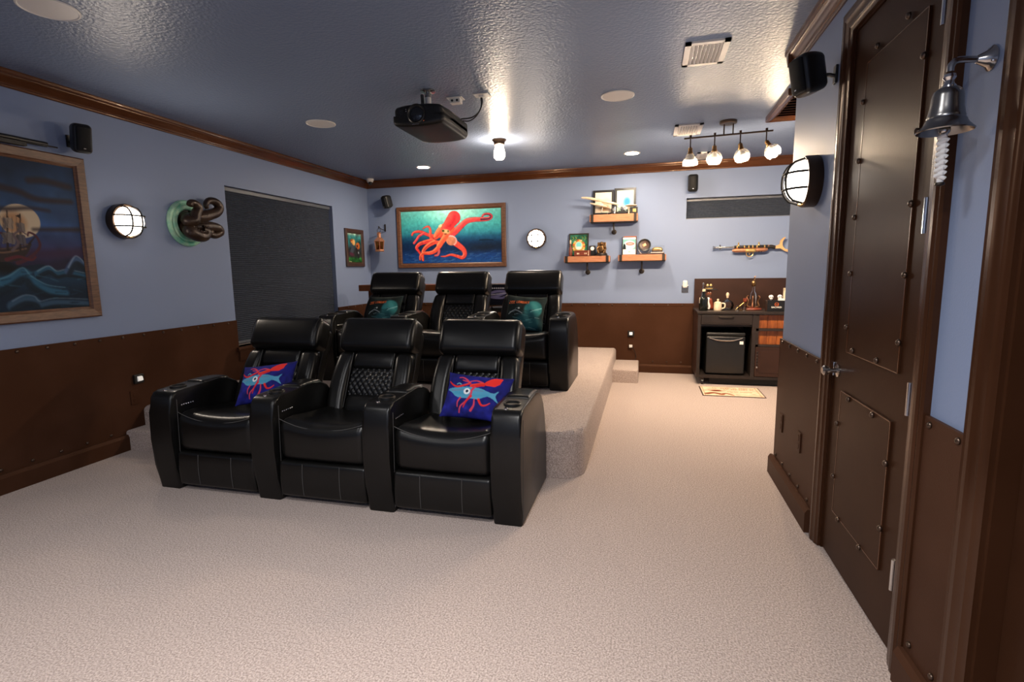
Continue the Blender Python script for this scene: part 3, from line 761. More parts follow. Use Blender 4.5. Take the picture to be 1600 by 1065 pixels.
# ------------------------------------------------------------------ bar counter and stool behind the rear row
t = thing('bar_counter', 'narrow glossy wooden bar counter behind the rear seats', 'counter', (-2.45, 6.2, PZ))
MB().box(-1.15, 1.15, -0.16, 0.16, 0.83, 0.91, bev=0.008).out('counter_top', 'counter_wood', t, smooth=False)
for x in (-1.0, 1.0): MB().box(x - 0.035, x + 0.035, -0.12, 0.12, 0.02, 0.83, bev=0.004).out('leg', 'trim_wood', t, smooth=False)
for x in (-1.0, 1.0): MB().box(x - 0.05, x + 0.05, -0.16, 0.16, 0.0, 0.02).out('foot', 'trim_wood', t, smooth=False)
t = thing('bar_stool', 'dark bar stool with navy printed back pad at the wooden counter', 'stool', (-1.615, 5.86, PZ))
MB().lathe([(0.02, 0.60), (0.16, 0.60), (0.17, 0.625), (0.16, 0.65), (0.02, 0.655)], seg=24).out('seat', 'black_satin', t)
for sx in (-1, 1):
    for sy in (-1, 1): MB().cyl((sx * 0.11, sy * 0.11, 0.60), (sx * 0.16, sy * 0.16, 0), 0.014, seg=10).out('leg', 'iron', t)
MB().tube([(0.135 * math.cos(a), 0.135 * math.sin(a), 0.28) for a in np.linspace(0, 2 * PI, 20, endpoint=False)], 0.009, 6, closed=True).out('footring', 'iron', t)
c = Canvas(1.2, 50, (14, 16, 34)); c.stroke([(0.15, 0.42), (0.5, 0.33), (1.0, 0.36), (0.55, 0.55), (0.2, 0.62), (0.7, 0.66), (0.9, 0.60)], 0.07, 0.05, (128, 124, 172)); c.stroke([(0.2, 0.50), (0.6, 0.45), (0.95, 0.42)], 0.02, 0.02, (210, 208, 226))
for k in range(9): c.ell((0.16 + 0.11 * k, 0.17), 0.042, 0.035, 0, (230, 228, 235))
pm = c.flat_mesh('printed_pad', 0.27, 0.225)
pad = MB().rbox((0, -0.165, 0.80), (0.29, 0.035, 0.245), 0.014).out('back_pad', 'black_cloth', t)
link('printed_panel', pm, 'print_cloth', pad, loc=(0, -0.1832, 0.80))
for sx in (-1, 1): MB().tube([(sx * 0.10, -0.12, 0.61), (sx * 0.10, -0.15, 0.70), (sx * 0.10, -0.16, 0.80)], 0.008, 8).out('back_post', 'iron', t)

# ------------------------------------------------------------------ pictures
def framed(name, label, cat, loc, rotz, w, h, fw_, depth, canvas, frame_mat, cw=None, chh=None, group=None):
    """outer size w x h, moulding width fw_, picture facing local -y"""
    t = thing(name, label, cat, loc, rotz, group)
    prof = [(0, 0), (0, -depth * 0.75), (fw_ * 0.12, -depth), (fw_ * 0.75, -depth * 0.85), (fw_ * 0.85, -depth * 0.6), (fw_, -depth * 0.45), (fw_, 0)]
    b = MB(); vs = []; fs = []; n = len(prof)
    for (sx, sz) in ((-1, -1), (1, -1), (1, 1), (-1, 1)):
        for (d, y) in prof: vs.append((sx * (w / 2 - d), y, sz * (h / 2 - d)))
    for i in range(4):
        j = (i + 1) % 4
        for k in range(n - 1): fs.append((i * n + k, i * n + k + 1, j * n + k + 1, j * n + k))
    b._add(vs, fs); b.out('frame', frame_mat, t, smooth=False)
    MB().box(-w / 2 + fw_ * 0.5, w / 2 - fw_ * 0.5, -depth * 0.25, -0.002, -h / 2 + fw_ * 0.5, h / 2 - fw_ * 0.5).out('backing', 'frame_dark', t, smooth=False)
    me = canvas.flat_mesh('painted_canvas', w - 2 * fw_, h - 2 * fw_)
    link('painted_canvas', me, 'print', t, loc=(0, -depth * 0.4, 0), smooth=False)
    return t

# ship and kraken
c = Canvas(1.2427, 200)
c.vgrad([(0, (18, 40, 66)), (0.22, (34, 62, 96)), (0.42, (40, 74, 122)), (0.58, (46, 52, 92)), (0.68, (34, 30, 56)), (1, (10, 22, 36))])
c.speckle(0.10, 6)
c.ell((0.868, 0.405), 0.118, 0.110, 0, (192, 176, 150)); c.ell((0.83, 0.42), 0.07, 0.07, 0, (168, 122, 84), soft=8, op=0.8)
for (pts, w0, w1) in (([(0.60, 0.17), (0.80, 0.20), (0.89, 0.215), (0.99, 0.25), (1.2, 0.243)], 0.022, 0.016), ([(0.55, 0.33), (0.78, 0.335), (0.93, 0.315), (1.05, 0.321)], 0.014, 0.009), ([(0.94, 0.455), (1.08, 0.447), (1.23, 0.437)], 0.008, 0.016), ([(0.1, 0.26), (0.3, 0.29), (0.55, 0.25)], 0.03, 0.02), ([(0.95, 0.13), (1.05, 0.12), (1.2, 0.14)], 0.02, 0.02)):
    c.stroke(pts, w0, w1, (42, 34, 40), soft=5, op=0.9)
c.stroke([(0.4, 0.62), (0.95, 0.62), (1.25, 0.60)], 0.03, 0.03, (52, 34, 62), soft=8, op=0.8)
c.vg = None
sea = spline([(0, 0.70), (0.2, 0.66), (0.4, 0.70), (0.62, 0.64), (0.74, 0.65), (0.82, 0.70), (0.97, 0.69), (1.07, 0.735), (1.15, 0.69), (1.18, 0.63), (1.2427, 0.65)], 5)
c.poly(sea + [(1.2427, 1.0), (0, 1.0)], (14, 32, 50))
c.stroke([(0.0, 0.74), (0.4, 0.76), (0.8, 0.80), (1.24, 0.80)], 0.05, 0.04, (22, 58, 84), soft=20, op=0.8)
c.stroke([(0.5, 0.73), (0.66, 0.69), (0.74, 0.71), (0.80, 0.73)], 0.06, 0.03, (10, 16, 22), soft=10)
def wave(pts, w, body, crest, cw=0.004):
    c.stroke([(x, y + w * 0.9) for x, y in pts], w, w * 0.5, body, soft=w * 90, op=0.9)
    c.stroke([(x, y + w * 1.7) for x, y in pts], w * 0.6, w * 0.4, (10, 24, 36), soft=w * 90, op=0.8)
    c.stroke(pts, cw, cw * 0.6, crest, soft=2, op=0.75)
wave([(0.66, 0.80), (0.76, 0.765), (0.844, 0.712), (0.885, 0.765), (0.976, 0.829), (1.09, 0.852)], 0.045, (40, 92, 120), (96, 146, 166))
wave([(0.93, 0.735), (1.0, 0.70), (1.05, 0.735), (1.12, 0.725), (1.24, 0.751)], 0.024, (34, 82, 110), (130, 162, 176))
wave([(0.76, 0.93), (0.83, 0.895), (0.89, 0.905), (0.92, 0.94), (1.02, 0.925), (1.24, 0.945)], 0.035, (48, 76, 100), (110, 132, 150))
wave([(1.13, 0.71), (1.16, 0.66), (1.19, 0.628), (1.225, 0.65), (1.2427, 0.68)], 0.030, (56, 84, 120), (140, 156, 176), 0.005)
wave([(0.2, 0.80), (0.4, 0.74), (0.52, 0.79), (0.66, 0.82)], 0.040, (36, 84, 110), (90, 140, 160))
for k in range(70):
    x, y = rng.uniform(0.05, 1.2), rng.uniform(0.74, 0.99); c.stroke([(x, y), (x + rng.uniform(0.02, 0.07), y + rng.uniform(-0.012, 0.02))], 0.004, 0.002, [(30, 70, 94), (60, 110, 132), (12, 26, 38)][k % 3], op=0.5, soft=2)
# ship, masts, sails, tentacles
c.poly(spline([(0.58, 0.565), (0.63, 0.655), (0.74, 0.675), (0.84, 0.66), (0.895, 0.60), (0.915, 0.545), (0.86, 0.575), (0.74, 0.585), (0.64, 0.575)], 4, True), (44, 36, 38))
c.stroke([(0.62, 0.605), (0.75, 0.615), (0.88, 0.585)], 0.006, 0.005, (104, 78, 62)); c.stroke([(0.60, 0.58), (0.74, 0.592), (0.90, 0.555)], 0.004, 0.004, (84, 66, 58))
for (a, b_) in (((0.69, 0.60), (0.715, 0.36)), ((0.775, 0.60), (0.80, 0.345)), ((0.845, 0.60), (0.872, 0.365)), ((0.90, 0.555), (0.945, 0.50))):
    c.stroke([a, b_], 0.0055, 0.0035, (38, 28, 28))
for (x, y, w, h, col) in ((0.70, 0.52, 0.060, 0.055, (96, 90, 90)), (0.712, 0.43, 0.048, 0.05, (132, 120, 108)), (0.785, 0.525, 0.064, 0.058, (110, 102, 98)), (0.795, 0.43, 0.052, 0.055, (146, 130, 114)), (0.855, 0.53, 0.050, 0.05, (84, 80, 86)), (0.865, 0.45, 0.042, 0.045, (118, 108, 102))):
    c.poly(spline([(x - w * 0.5, y - h * 0.6), (x + w * 0.5, y - h * 0.7), (x + w * 0.62, y), (x + w * 0.5, y + h * 0.6), (x - w * 0.1, y + h * 0.45), (x - w * 0.58, y + h * 0.65), (x - w * 0.40, y)], 3, True), col)
    c.stroke([(x - w * 0.35, y - h * 0.5), (x - w * 0.25, y), (x - w * 0.4, y + h * 0.5)], 0.008, 0.006, (58, 54, 60), soft=4, op=0.8)
for k in range(8): c.stroke([(0.63 + 0.034 * k, 0.60), (0.715 + 0.022 * k, 0.38)], 0.0016, 0.0012, (40, 32, 34), op=0.7)
c.poly([(0.842, 0.375), (0.875, 0.355), (0.868, 0.385)], (40, 24, 22))
c.stroke([(0.82, 0.682), (0.877, 0.657), (0.936, 0.608), (0.966, 0.559), (0.949, 0.499), (0.91, 0.477), (0.90, 0.50)], 0.012, 0.005, (70, 34, 46))
c.stroke([(0.76, 0.66), (0.83, 0.64), (0.90, 0.66), (0.93, 0.64)], 0.012, 0.006, (84, 32, 42)); c.stroke([(0.68, 0.66), (0.66, 0.58), (0.70, 0.50), (0.75, 0.49)], 0.014, 0.006, (76, 36, 44))
c.stroke([(0.80, 0.60), (0.84, 0.55), (0.82, 0.50), (0.86, 0.47), (0.89, 0.49)], 0.009, 0.004, (92, 78, 84))
framed('ship_painting', 'large wood framed painting of a moonlit ship gripped by tentacles', 'painting', (XL, (1.67 + 3.082) / 2, (2.262 + 1.100) / 2), RL, 3.082 - 1.67, 2.262 - 1.100, 0.078, 0.035, c, 'frame_wood')

# octopus
asp = 1.515 / 0.752
c = Canvas(asp, 150)
def oq(x, y):
    tp = 190 - 62 * (x - 110) / 1345; bt = 885 - 20 * (x - 145) / 1320
    l = 110 + 35 * (y - 190) / 695; r = 1455 + 10 * (y - 128) / 737
    return ((x - l) / (r - l) * asp, (y - tp) / (bt - tp))
OQ = lambda p: [oq(*q) for q in p]
c.vgrad([(0, (104, 196, 188)), (0.22, (74, 178, 176)), (0.42, (48, 136, 152)), (0.52, (26, 82, 116)), (0.62, (16, 46, 82)), (0.74, (18, 42, 82)), (0.86, (24, 62, 124)), (1, (30, 74, 140))])
c.ell(oq(830, 160), 0.45, 0.22, 0, (170, 232, 214), soft=40, op=0.8)
c.ell(oq(1250, 660), 0.42, 0.07, -0.05, (20, 30, 44), soft=16, op=0.8)
for k in range(90):
    x, y = rng.uniform(0.0, asp), rng.uniform(0.78, 0.99); l = rng.uniform(0.03, 0.12)
    c.stroke([(x, y), (x + l, y - l * rng.uniform(0.0, 0.35))], 0.006, 0.003, [(60, 108, 168), (14, 32, 76), (98, 140, 180)][k % 3], op=0.55, soft=2)
red, lite, dark = (218, 62, 58), (246, 134, 108), (150, 30, 44)
c.stroke(OQ([(1180, 565), (1275, 560), (1355, 565)]), 0.010, 0.008, (10, 26, 44), soft=3)
TENT = [([(805, 490), (870, 440), (940, 370), (1010, 310), (1100, 288), (1200, 285), (1290, 278), (1330, 248), (1300, 215), (1240, 218), (1212, 245)], 0.060, 0.010, (206, 62, 66), (240, 110, 96)),
        ([(660, 510), (560, 510), (480, 490), (400, 455), (330, 452), (285, 472), (272, 500)], 0.034, 0.014, red, lite),
        ([(440, 470), (370, 510), (335, 560), (300, 605)], 0.020, 0.020, (210, 64, 84), lite),
        ([(640, 600), (560, 580), (525, 510), (522, 430), (500, 385), (460, 388), (420, 412)], 0.036, 0.005, (222, 76, 62), lite),
        ([(560, 570), (460, 590), (375, 620), (335, 670), (365, 715), (395, 760)], 0.040, 0.018, (216, 60, 60), (250, 130, 90)),
        ([(580, 590), (490, 640), (435, 700), (418, 770), (425, 835)], 0.042, 0.022, (226, 78, 58), (252, 150, 104)),
        ([(600, 690), (640, 700), (630, 760), (590, 775)], 0.030, 0.016, (200, 96, 104), None),
        ([(840, 590), (920, 650), (975, 705), (985, 765), (950, 803), (880, 782), (800, 765), (730, 785), (670, 787)], 0.056, 0.006, (216, 72, 62), (246, 140, 110)),
        ([(740, 520), (690, 570), (650, 640), (590, 710), (520, 740), (430, 745), (390, 780), (385, 830)], 0.054, 0.014, (228, 80, 60), (252, 150, 104))]
for p, w0, w1, a, b_ in TENT: c.stroke(OQ(p), w0 + 0.007, w1 + 0.006, (112, 24, 44), op=0.9)
for p, w0, w1, a, b_ in TENT[:1]: c.stroke(OQ(p), w0, w1, a, b_)
c.stroke(OQ([(1200, 285), (1290, 278), (1325, 248), (1300, 222), (1240, 222)]), 0.018, 0.006, (74, 36, 62))
for p, w0, w1, a, b_ in TENT[1:]: c.stroke(OQ(p), w0, w1, a, b_)
c.ell(oq(800, 575), 0.10, 0.085, 0.5, (206, 128, 96)); 
for k in range(11):
    a = -2.2 + 0.30 * k; e = oq(795 + 78 * math.cos(a), 575 + 68 * math.sin(a)); c.ell(e, 0.017, 0.015, 0, (240, 178, 172))
c.stroke(OQ([(600, 520), (640, 470), (700, 420), (770, 400)]), 0.05, 0.12, (226, 84, 58), (248, 140, 96))
c.stroke(OQ([(735, 500), (700, 560), (640, 640)]), 0.06, 0.045, (230, 92, 62), (250, 150, 100))
c.stroke(OQ([(735, 410), (790, 330), (840, 265)]), 0.090, 0.131, (120, 22, 40))
c.stroke(OQ([(735, 410), (790, 330), (840, 265)]), 0.085, 0.125, (206, 50, 54), (234, 88, 78), off=(-0.5, -0.1))
c.stroke(OQ([(790, 380), (840, 300), (850, 250)]), 0.02, 0.03, (160, 24, 36), soft=6, op=0.6)
c.stroke(OQ([(650, 380), (665, 370)]), 0.022, 0.022, (236, 200, 150))
c.ell(oq(735, 450), 0.075, 0.045, 0.2, (236, 176, 122), soft=4); c.ell(oq(697, 440), 0.030, 0.024, 0, (92, 96, 44), soft=2); c.ell(oq(697, 440), 0.014, 0.012, 0, (30, 34, 22)); c.ell(oq(764, 444), 0.018, 0.022, 0, (96, 92, 52), soft=2); c.ell(oq(728, 482), 0.03, 0.012, 0, (120, 52, 36), soft=2)
c.speckle(0.05, 26)
for pts in ([(600, 560), (640, 530), (690, 500)], [(560, 545), (610, 520), (660, 470)], [(450, 690), (520, 620), (590, 590)]): c.stroke(OQ(pts), 0.006, 0.004, (170, 40, 40), op=0.8)
framed('octopus_painting', 'wide wood framed painting of a red octopus under teal water', 'painting', ((-3.6 - 1.932) / 2, YB, (2.338 + 1.454) / 2), RB, 1.668, 0.884, 0.066, 0.035, c, 'frame_wood')

# small painting beside the window
c = Canvas(0.34 / 0.42, 70)
c.vgrad([(0, (190, 214, 190)), (0.1, (60, 140, 140)), (0.35, (34, 92, 96)), (0.55, (40, 48, 56)), (0.8, (44, 50, 44)), (0.86, (40, 104, 46)), (1, (30, 80, 36))]); c.speckle(0.2, 7)
c.ell((0.30, 0.30), 0.13, 0.10, 0.5, (214, 150, 78), soft=3); c.ell((0.22, 0.24), 0.08, 0.03, -0.3, (150, 70, 30)); c.ell((0.38, 0.30), 0.06, 0.1, 0, (232, 186, 120), soft=3)
c.ell((0.60, 0.42), 0.13, 0.12, 0, (186, 100, 44), soft=3); c.ell((0.56, 0.43), 0.05, 0.05, 0, (70, 28, 22)); c.stroke([(0.20, 0.38), (0.28, 0.5), (0.22, 0.62)], 0.06, 0.09, (64, 74, 86), soft=3)
c.stroke([(0.5, 0.55), (0.55, 0.68), (0.62, 0.82)], 0.07, 0.05, (36, 34, 36)); c.ell((0.2, 0.72), 0.15, 0.06, 0.2, (84, 40, 58), soft=4); c.ell((0.62, 0.66), 0.03, 0.04, 0, (160, 170, 180)); c.stroke([(0.05, 0.97), (0.18, 0.985)], 0.012, 0.012, (200, 190, 150))
framed('small_painting', 'small dark framed painting of divers and fish beside the window', 'painting', (XL, 6.775, 1.747), RL, 0.475, 0.53, 0.062, 0.03, c, 'frame_dark')

# ------------------------------------------------------------------ speakers
def speaker(loc, rotz, label, w=0.115, h=0.185, d=0.12, tilt=0.0, pan=0.0, gap=0.055, bracket=True):
    """body hangs in front of the wall at loc, grille towards local -y"""
    t = thing('wall_speaker', label, 'speaker', loc, rotz, 'surround speakers')
    M_ = T(0, -gap - d * 0.5, 0) @ RZ(pan) @ RX(tilt)
    def body(x, y, z):
        k = 1 - 0.16 * max(0, y / (d / 2)); return (x * k, y, z * k)
    bd = MB().rbox((0, 0, 0), (w, d, h), 0.028, n=4, m=3, fn=body, M=M_).out('cabinet', 'black_plastic', t, angle=60)
    MB().rbox((0, -d * 0.44, 0), (w * 0.93, d * 0.2, h * 0.95), 0.022, n=3, m=4, M=M_, fn=lambda x, y, z: (x, y - 0.012 * (1 - (x / (w * 0.5)) ** 2) * (1 if y < 0 else 0), z)).out('grille', 'black_grille', bd, angle=60)
    MB().box(-0.007, 0.007, -d * 0.66, -d * 0.55, -h * 0.345, -h * 0.315, M=M_).out('badge', 'chrome', bd, smooth=False)
    MB().tube([M_ @ Vector((0, d * 0.42, -0.012)), Vector((0, -0.03, -0.012)), Vector((0, -0.008, -0.02))], 0.010, 8).out('swivel_arm', 'black_plastic', t)
    MB().box(-0.020, 0.020, -0.012, 0, -0.055, 0.03, bev=0.004).out('wall_plate', 'black_plastic', t, smooth=False)
    return t
speaker((XL, 3.010, 2.385), RL, 'black wall speaker above the ship painting corner', pan=-0.35, tilt=0.2, h=0.20)
speaker((-3.690, YB, 2.415), RB, 'black wall speaker above the hanging copper lantern', pan=-0.5, tilt=0.25)
speaker((0.535, YB, 2.455), RB, 'black wall speaker above the narrow slit window', tilt=0.1, h=0.21, w=0.12)
speaker((XR, 3.010, 2.345), RR, 'black wall speaker beside the riveted door', pan=0.35, tilt=0.2, w=0.125, h=0.19, d=0.125, gap=0.06)

# ------------------------------------------------------------------ round bulkhead lamps
def bulkhead(loc, rotz, label, watts):
    t = thing('bulkhead_lamp', label, 'wall lamp', loc, rotz, 'round bulkhead lamps')
    M_ = RX(PI / 2)       # lathe axis z -> -y
    MB().lathe([(0.132, 0), (0.136, 0.006), (0.136, 0.062), (0.130, 0.070), (0.118, 0.070), (0.116, 0.055), (0.116, 0.004)], M=M_, seg=40).out('housing', 'bronze_fixture', t)
    MB().lathe([(0.112, 0.050), (0.112, 0.070), (0.107, 0.092), (0.094, 0.118), (0.072, 0.137), (0.040, 0.149), (0.004, 0.152)], M=M_, seg=32).out('lens', 'lamp_lens', t)
    ld = bpy.data.lights.new('lamp_glow', 'AREA'); ld.shape = 'DISK'; ld.size = 0.20; ld.energy = watts; ld.color = (1.0, 0.85, 0.70)
    lo = bpy.data.objects.new('lamp_glow', ld); COL.objects.link(lo); lo.parent = t; lo.location = (0, -0.172, 0); lo.rotation_euler = (-PI / 2, 0, 0)
    def cage(pts): return MB().tube(pts, 0.0062, 8)
    for s in (-1, 1):
        P_ = []
        for k in range(15):
            a = -1 + 2 * k / 14; z = a * 0.117; x = s * 0.042
            rr = min(1.0, math.hypot(x, z) / 0.124); P_.append((x, -0.072 - 0.092 * math.sqrt(max(0, 1 - rr ** 2.4)), z))
        cage(P_).out('cage_bar', 'cage_dark', t); cage([(p[2], p[1], p[0]) for p in P_]).out('cage_bar', 'cage_dark', t)
    MB().lathe([(0.008, 0), (0.008, 0.012), (0.004, 0.016)], M=T(0, -0.068, -0.122) @ RX(PI / 2), seg=10).out('screw', 'brass', t)
    return t
bulkhead((XL, 3.345, 1.832), RL, 'lit round caged lamp between the ship painting and tentacle sculpture', 8)
bulkhead((-1.491, YB, 1.830), RB, 'lit round caged lamp between the octopus painting and shelves', 8)
bulkhead((XR, 3.235, 1.862), RR, 'lit round caged lamp on the wall end beside the riveted door', 9)

# ------------------------------------------------------------------ musket over the ship painting
t = thing('musket', 'dark musket mounted above the ship painting', 'gun', (XL, 2.0, 2.285), RL)
MB().cyl((-0.2, -0.055, 0.012), (0.82, -0.055, 0.020), 0.021, 0.017, seg=14).out('barrel', 'black_plastic', t)
MB().prism([(-0.072, -0.02), (-0.04, -0.02), (-0.04, 0.004), (-0.072, 0.004)], -0.3, 0.69, bev=0.004).out('stock', 'black_satin', t, smooth=False)
MB().prism([(-0.075, -0.10), (-0.04, -0.10), (-0.04, 0.01), (-0.075, 0.01)], -0.62, -0.3, bev=0.008).out('butt', 'frame_dark', t, smooth=False)
MB().cyl((0.2, -0.056, 0.002), (0.888, -0.056, 0.014), 0.005, seg=8).out('ramrod', 'iron', t)
MB().box(0.5, 0.52, -0.074, -0.038, -0.022, 0.036).out('band', 'brass', t, smooth=False)
for x in (-0.1, 0.45): MB().cyl((x, 0, -0.005), (x, -0.06, -0.024), 0.005, seg=8).out('peg', 'iron', t)

# ------------------------------------------------------------------ tentacle sculpture
t = thing('tentacle_sculpture', 'bronze tentacles curling out of a green porthole ring', 'sculpture', (XL, 3.955, 1.866), RL)
MB().lathe([(0.120, 0.0), (0.205, 0.0), (0.207, 0.012), (0.196, 0.030), (0.180, 0.034), (0.170, 0.028), (0.158, 0.040), (0.135, 0.044), (0.122, 0.034), (0.118, 0.004)], M=RX(PI / 2), seg=48).out('porthole_ring', 'verdigris', t)
MB().lathe([(0.120, 0.002), (0.120, 0.012), (0.002, 0.012)], M=RX(PI / 2), seg=32).out('dark_disc', 'black_satin', t)
def tent(pts, r0, r1, k=6):
    P_ = spline(pts, k); n = len(P_)
    return MB().tube(P_, [r0 + (r1 - r0) * (i / (n - 1)) ** 1.25 for i in range(n)], 14), P_
def suckers(b, P_, r0, r1, up_):
    n = len(P_)
    for i in range(3, n - 1, 2):
        r = r0 + (r1 - r0) * i / n; p = Vector(P_[i]); b.sphere(p + Vector(up_) * r * 0.85, (r * 0.28, r * 0.28, r * 0.28), 8, 6)
for (pts, r0, r1, up_) in (
        ([(0.01, -0.036, 0.035), (0.0, -0.06, 0.042), (0.04, -0.10, 0.055), (0.15, -0.10, 0.083), (0.259, -0.10, 0.125), (0.291, -0.10, 0.178), (0.248, -0.10, 0.218), (0.176, -0.10, 0.217), (0.141, -0.10, 0.181), (0.153, -0.10, 0.147)], 0.062, 0.019, (0, 0.2, 1)),
        ([(-0.05, -0.036, 0.045), (-0.065, -0.085, 0.035), (-0.10, -0.125, 0.010), (-0.055, -0.15, 0.020), (-0.036, -0.15, 0.070), (-0.003, -0.15, 0.130), (-0.028, -0.15, 0.162), (-0.075, -0.15, 0.168), (-0.092, -0.15, 0.145)], 0.056, 0.027, (1, -0.3, 0)),
        ([(-0.045, -0.036, -0.04), (-0.055, -0.085, -0.045), (-0.085, -0.125, -0.082), (-0.025, -0.14, -0.115), (0.045, -0.14, -0.115), (0.080, -0.14, -0.075), (0.030, -0.14, -0.055)], 0.064, 0.036, (0, -0.6, 1)),
        ([(0.02, -0.036, -0.03), (0.0, -0.06, -0.03), (0.05, -0.10, -0.028), (0.159, -0.10, -0.018), (0.252, -0.10, -0.027), (0.280, -0.10, -0.062), (0.213, -0.10, -0.095), (0.150, -0.105, -0.086), (0.172, -0.11, -0.057)], 0.058, 0.022, (0, -0.8, -0.4))):
    b, P_ = tent(pts, r0, r1); tt = b.out('tentacle', 'bronze_skin', t, angle=70)
    s_ = MB(); suckers(s_, P_, r0, r1, up_); s_.out('suckers', 'bronze_skin', tt)

# ------------------------------------------------------------------ hanging lantern, camera dome, small wall devices
t = thing('copper_lantern', 'copper lantern hanging from a black hook by the octopus painting', 'lantern', (-3.815, YB, 1.70), RB)
MB().box(0.004, 0.024, -0.012, 0, 0.30, 0.405, bev=0.003).tube(spline([(0.014, -0.012, 0.315), (-0.01, -0.10, 0.335), (-0.015, -0.145, 0.365), (-0.015, -0.155, 0.345), (-0.015, -0.15, 0.33)], 4), 0.006, 8).out('hook', 'iron', t)
MB().lathe([(0.070, 0.0), (0.076, 0.010), (0.072, 0.018), (0.066, 0.022), (0.066, 0.030)], M=T(-0.015, -0.15, 0), seg=6).out('lantern_base', 'copper', t, angle=20)
for k in range(6):
    a = PI / 3 * k + PI / 6 * 0
    MB().cyl((-0.015 + 0.062 * math.cos(a), -0.15 + 0.062 * math.sin(a), 0.028), (-0.015 + 0.074 * math.cos(a), -0.15 + 0.074 * math.sin(a), 0.145), 0.006, seg=6).out('corner_post', 'copper', t)
MB().lathe([(0.060, 0.03), (0.071, 0.143)], M=T(-0.015, -0.15, 0), seg=6, caps=False).out('panes', 'amber_glass', t, angle=10)
MB().lathe([(0.085, 0.143), (0.087, 0.150), (0.050, 0.195), (0.030, 0.205), (0.028, 0.255), (0.034, 0.260), (0.030, 0.272), (0.010, 0.285)], M=T(-0.015, -0.15, 0), seg=6).out('lantern_cap', 'copper', t, angle=20)
MB().tube([(-0.015 + 0.028 * math.cos(a), -0.15, 0.305 + 0.028 * math.sin(a)) for a in np.linspace(0, 2 * PI, 16, endpoint=False)], 0.003, 6, closed=True).out('handle', 'iron', t)
MB().lathe([(0.022, 0.02), (0.024, 0.09), (0.006, 0.10)], M=T(-0.015, -0.15, 0.0), seg=12).out('candle', 'red_wood', t)

t = thing('dome_camera', 'white dome security camera in the ceiling corner', 'camera', (-3.905, 7.02, H))
MB().lathe([(0.052, 0), (0.052, -0.016), (0.046, -0.038), (0.035, -0.052), (0.018, -0.060)], seg=24).out('camera_body', 'white_plastic', t)
MB().sphere((0.01, -0.012, -0.058), (0.030, 0.030, 0.030), 16, 10).out('camera_eye', 'black_plastic', t)

def night_light(loc, rotz, label):
    t = thing('night_light', label, 'night light', loc, rotz, 'plug in night lights')
    MB().box(-0.042, 0.042, -0.022, 0, -0.038, 0.038, bev=0.006).out('housing', 'black_plastic', t, smooth=False)
    MB().prism([(-0.040, -0.012), (-0.022, -0.020), (-0.022, 0.022), (-0.034, 0.018)], -0.020, 0.020, bev=0.003).out('light_shade', 'night_glow', t, smooth=False)
def outlet(loc, rotz, label, m, plug=False):
    t = thing('wall_outlet', label, 'outlet', loc, rotz, 'wall outlets')
    pl = MB().box(-0.036, 0.036, -0.007, 0, -0.058, 0.058, bev=0.003).out('cover_plate', m, t, smooth=False)
    for z in (-0.024, 0.024):
        MB().lathe([(0.018, 0.006), (0.018, 0.009), (0.002, 0.009)], M=T(0, 0, z) @ RX(PI / 2), seg=16).out('socket', m, t)
    if plug: MB().box(-0.022, 0.022, -0.045, -0.008, -0.048, -0.012, bev=0.005).out('plug', 'white_plastic', t, smooth=False)
FW_ = WT
night_light((XL + FW_, 3.315, 0.560), RL, 'black night light above the dark outlet near the front seats')
outlet((XL + FW_, 3.272, 0.412), RL, 'dark brown outlet below the night light near the front seats', 'wainscot_brown')
night_light((-0.193, YB - FW_, 0.527), RB, 'black night light on the back wall above the small step')
outlet((-0.193, YB - FW_, 0.388), RB, 'brown outlet with white plug on the back wall above the small step', 'wainscot_brown', True)
outlet((XR - FW_, 3.597, 0.406), RR, 'brown blank plate at the wall end by the bar recess', 'wainscot_brown')
outlet((XR - FW_, 3.192, 0.411), RR, 'brown outlet between the baseboard and caged lamp beside the door', 'wainscot_brown')
t = thing('wall_timer', 'grey wall timer with white dial beside the bar cabinet', 'wall switch', (0.487, YB, 1.165), RB)
MB().box(-0.042, 0.042, -0.008, 0, -0.085, 0.01, bev=0.003).out('cover_plate', 'pewter', t, smooth=False)
MB().rbox((0, -0.022, 0.025), (0.070, 0.040, 0.110), 0.025).out('dial', 'white_plastic', t)
o = MB().tube(spline([(-0.175, YB - 0.05, 0.365), (-0.16, YB - 0.05, 0.33), (-0.135, YB - 0.03, 0.27), (-0.12, YB - 0.03, 0.22), (-0.14, YB - 0.035, 0.172)], 5), 0.0035, 6).out('power_cord', 'black_plastic', None)
tag(o, 'thin black cord hanging from the plug above the small step', 'cord')

# ------------------------------------------------------------------ ship bell
t = thing('ship_bell', 'nickel ship bell with white rope on a wall arm', 'bell', (XR, 1.748, 1.950), RR)
MB().lathe([(0.030, 0), (0.032, 0.004), (0.022, 0.012), (0.013, 0.030), (0.010, 0.036)], M=RX(PI / 2), seg=20).tube(spline([(0, -0.03, 0), (0, -0.06, 0.003), (0, -0.083, 0.002), (0, -0.093, -0.010), (0, -0.094, -0.025)], 5), [0.0085] * 21, 10).out('wall_arm', 'nickel', t)
for (x, z) in ((0, 0.022), (0.019, -0.011), (-0.019, -0.011)): MB().sphere((x, -0.008, z), 0.005, 8, 6).out('mount_screw', 'chrome', t)
B0 = T(0, -0.094, -0.178)
MB().lathe([(0.006, 0.150), (0.013, 0.146), (0.015, 0.138), (0.010, 0.130), (0.012, 0.122), (0.017, 0.116), (0.017, 0.110)], M=B0, seg=20).out('bell_crown', 'chrome', t)
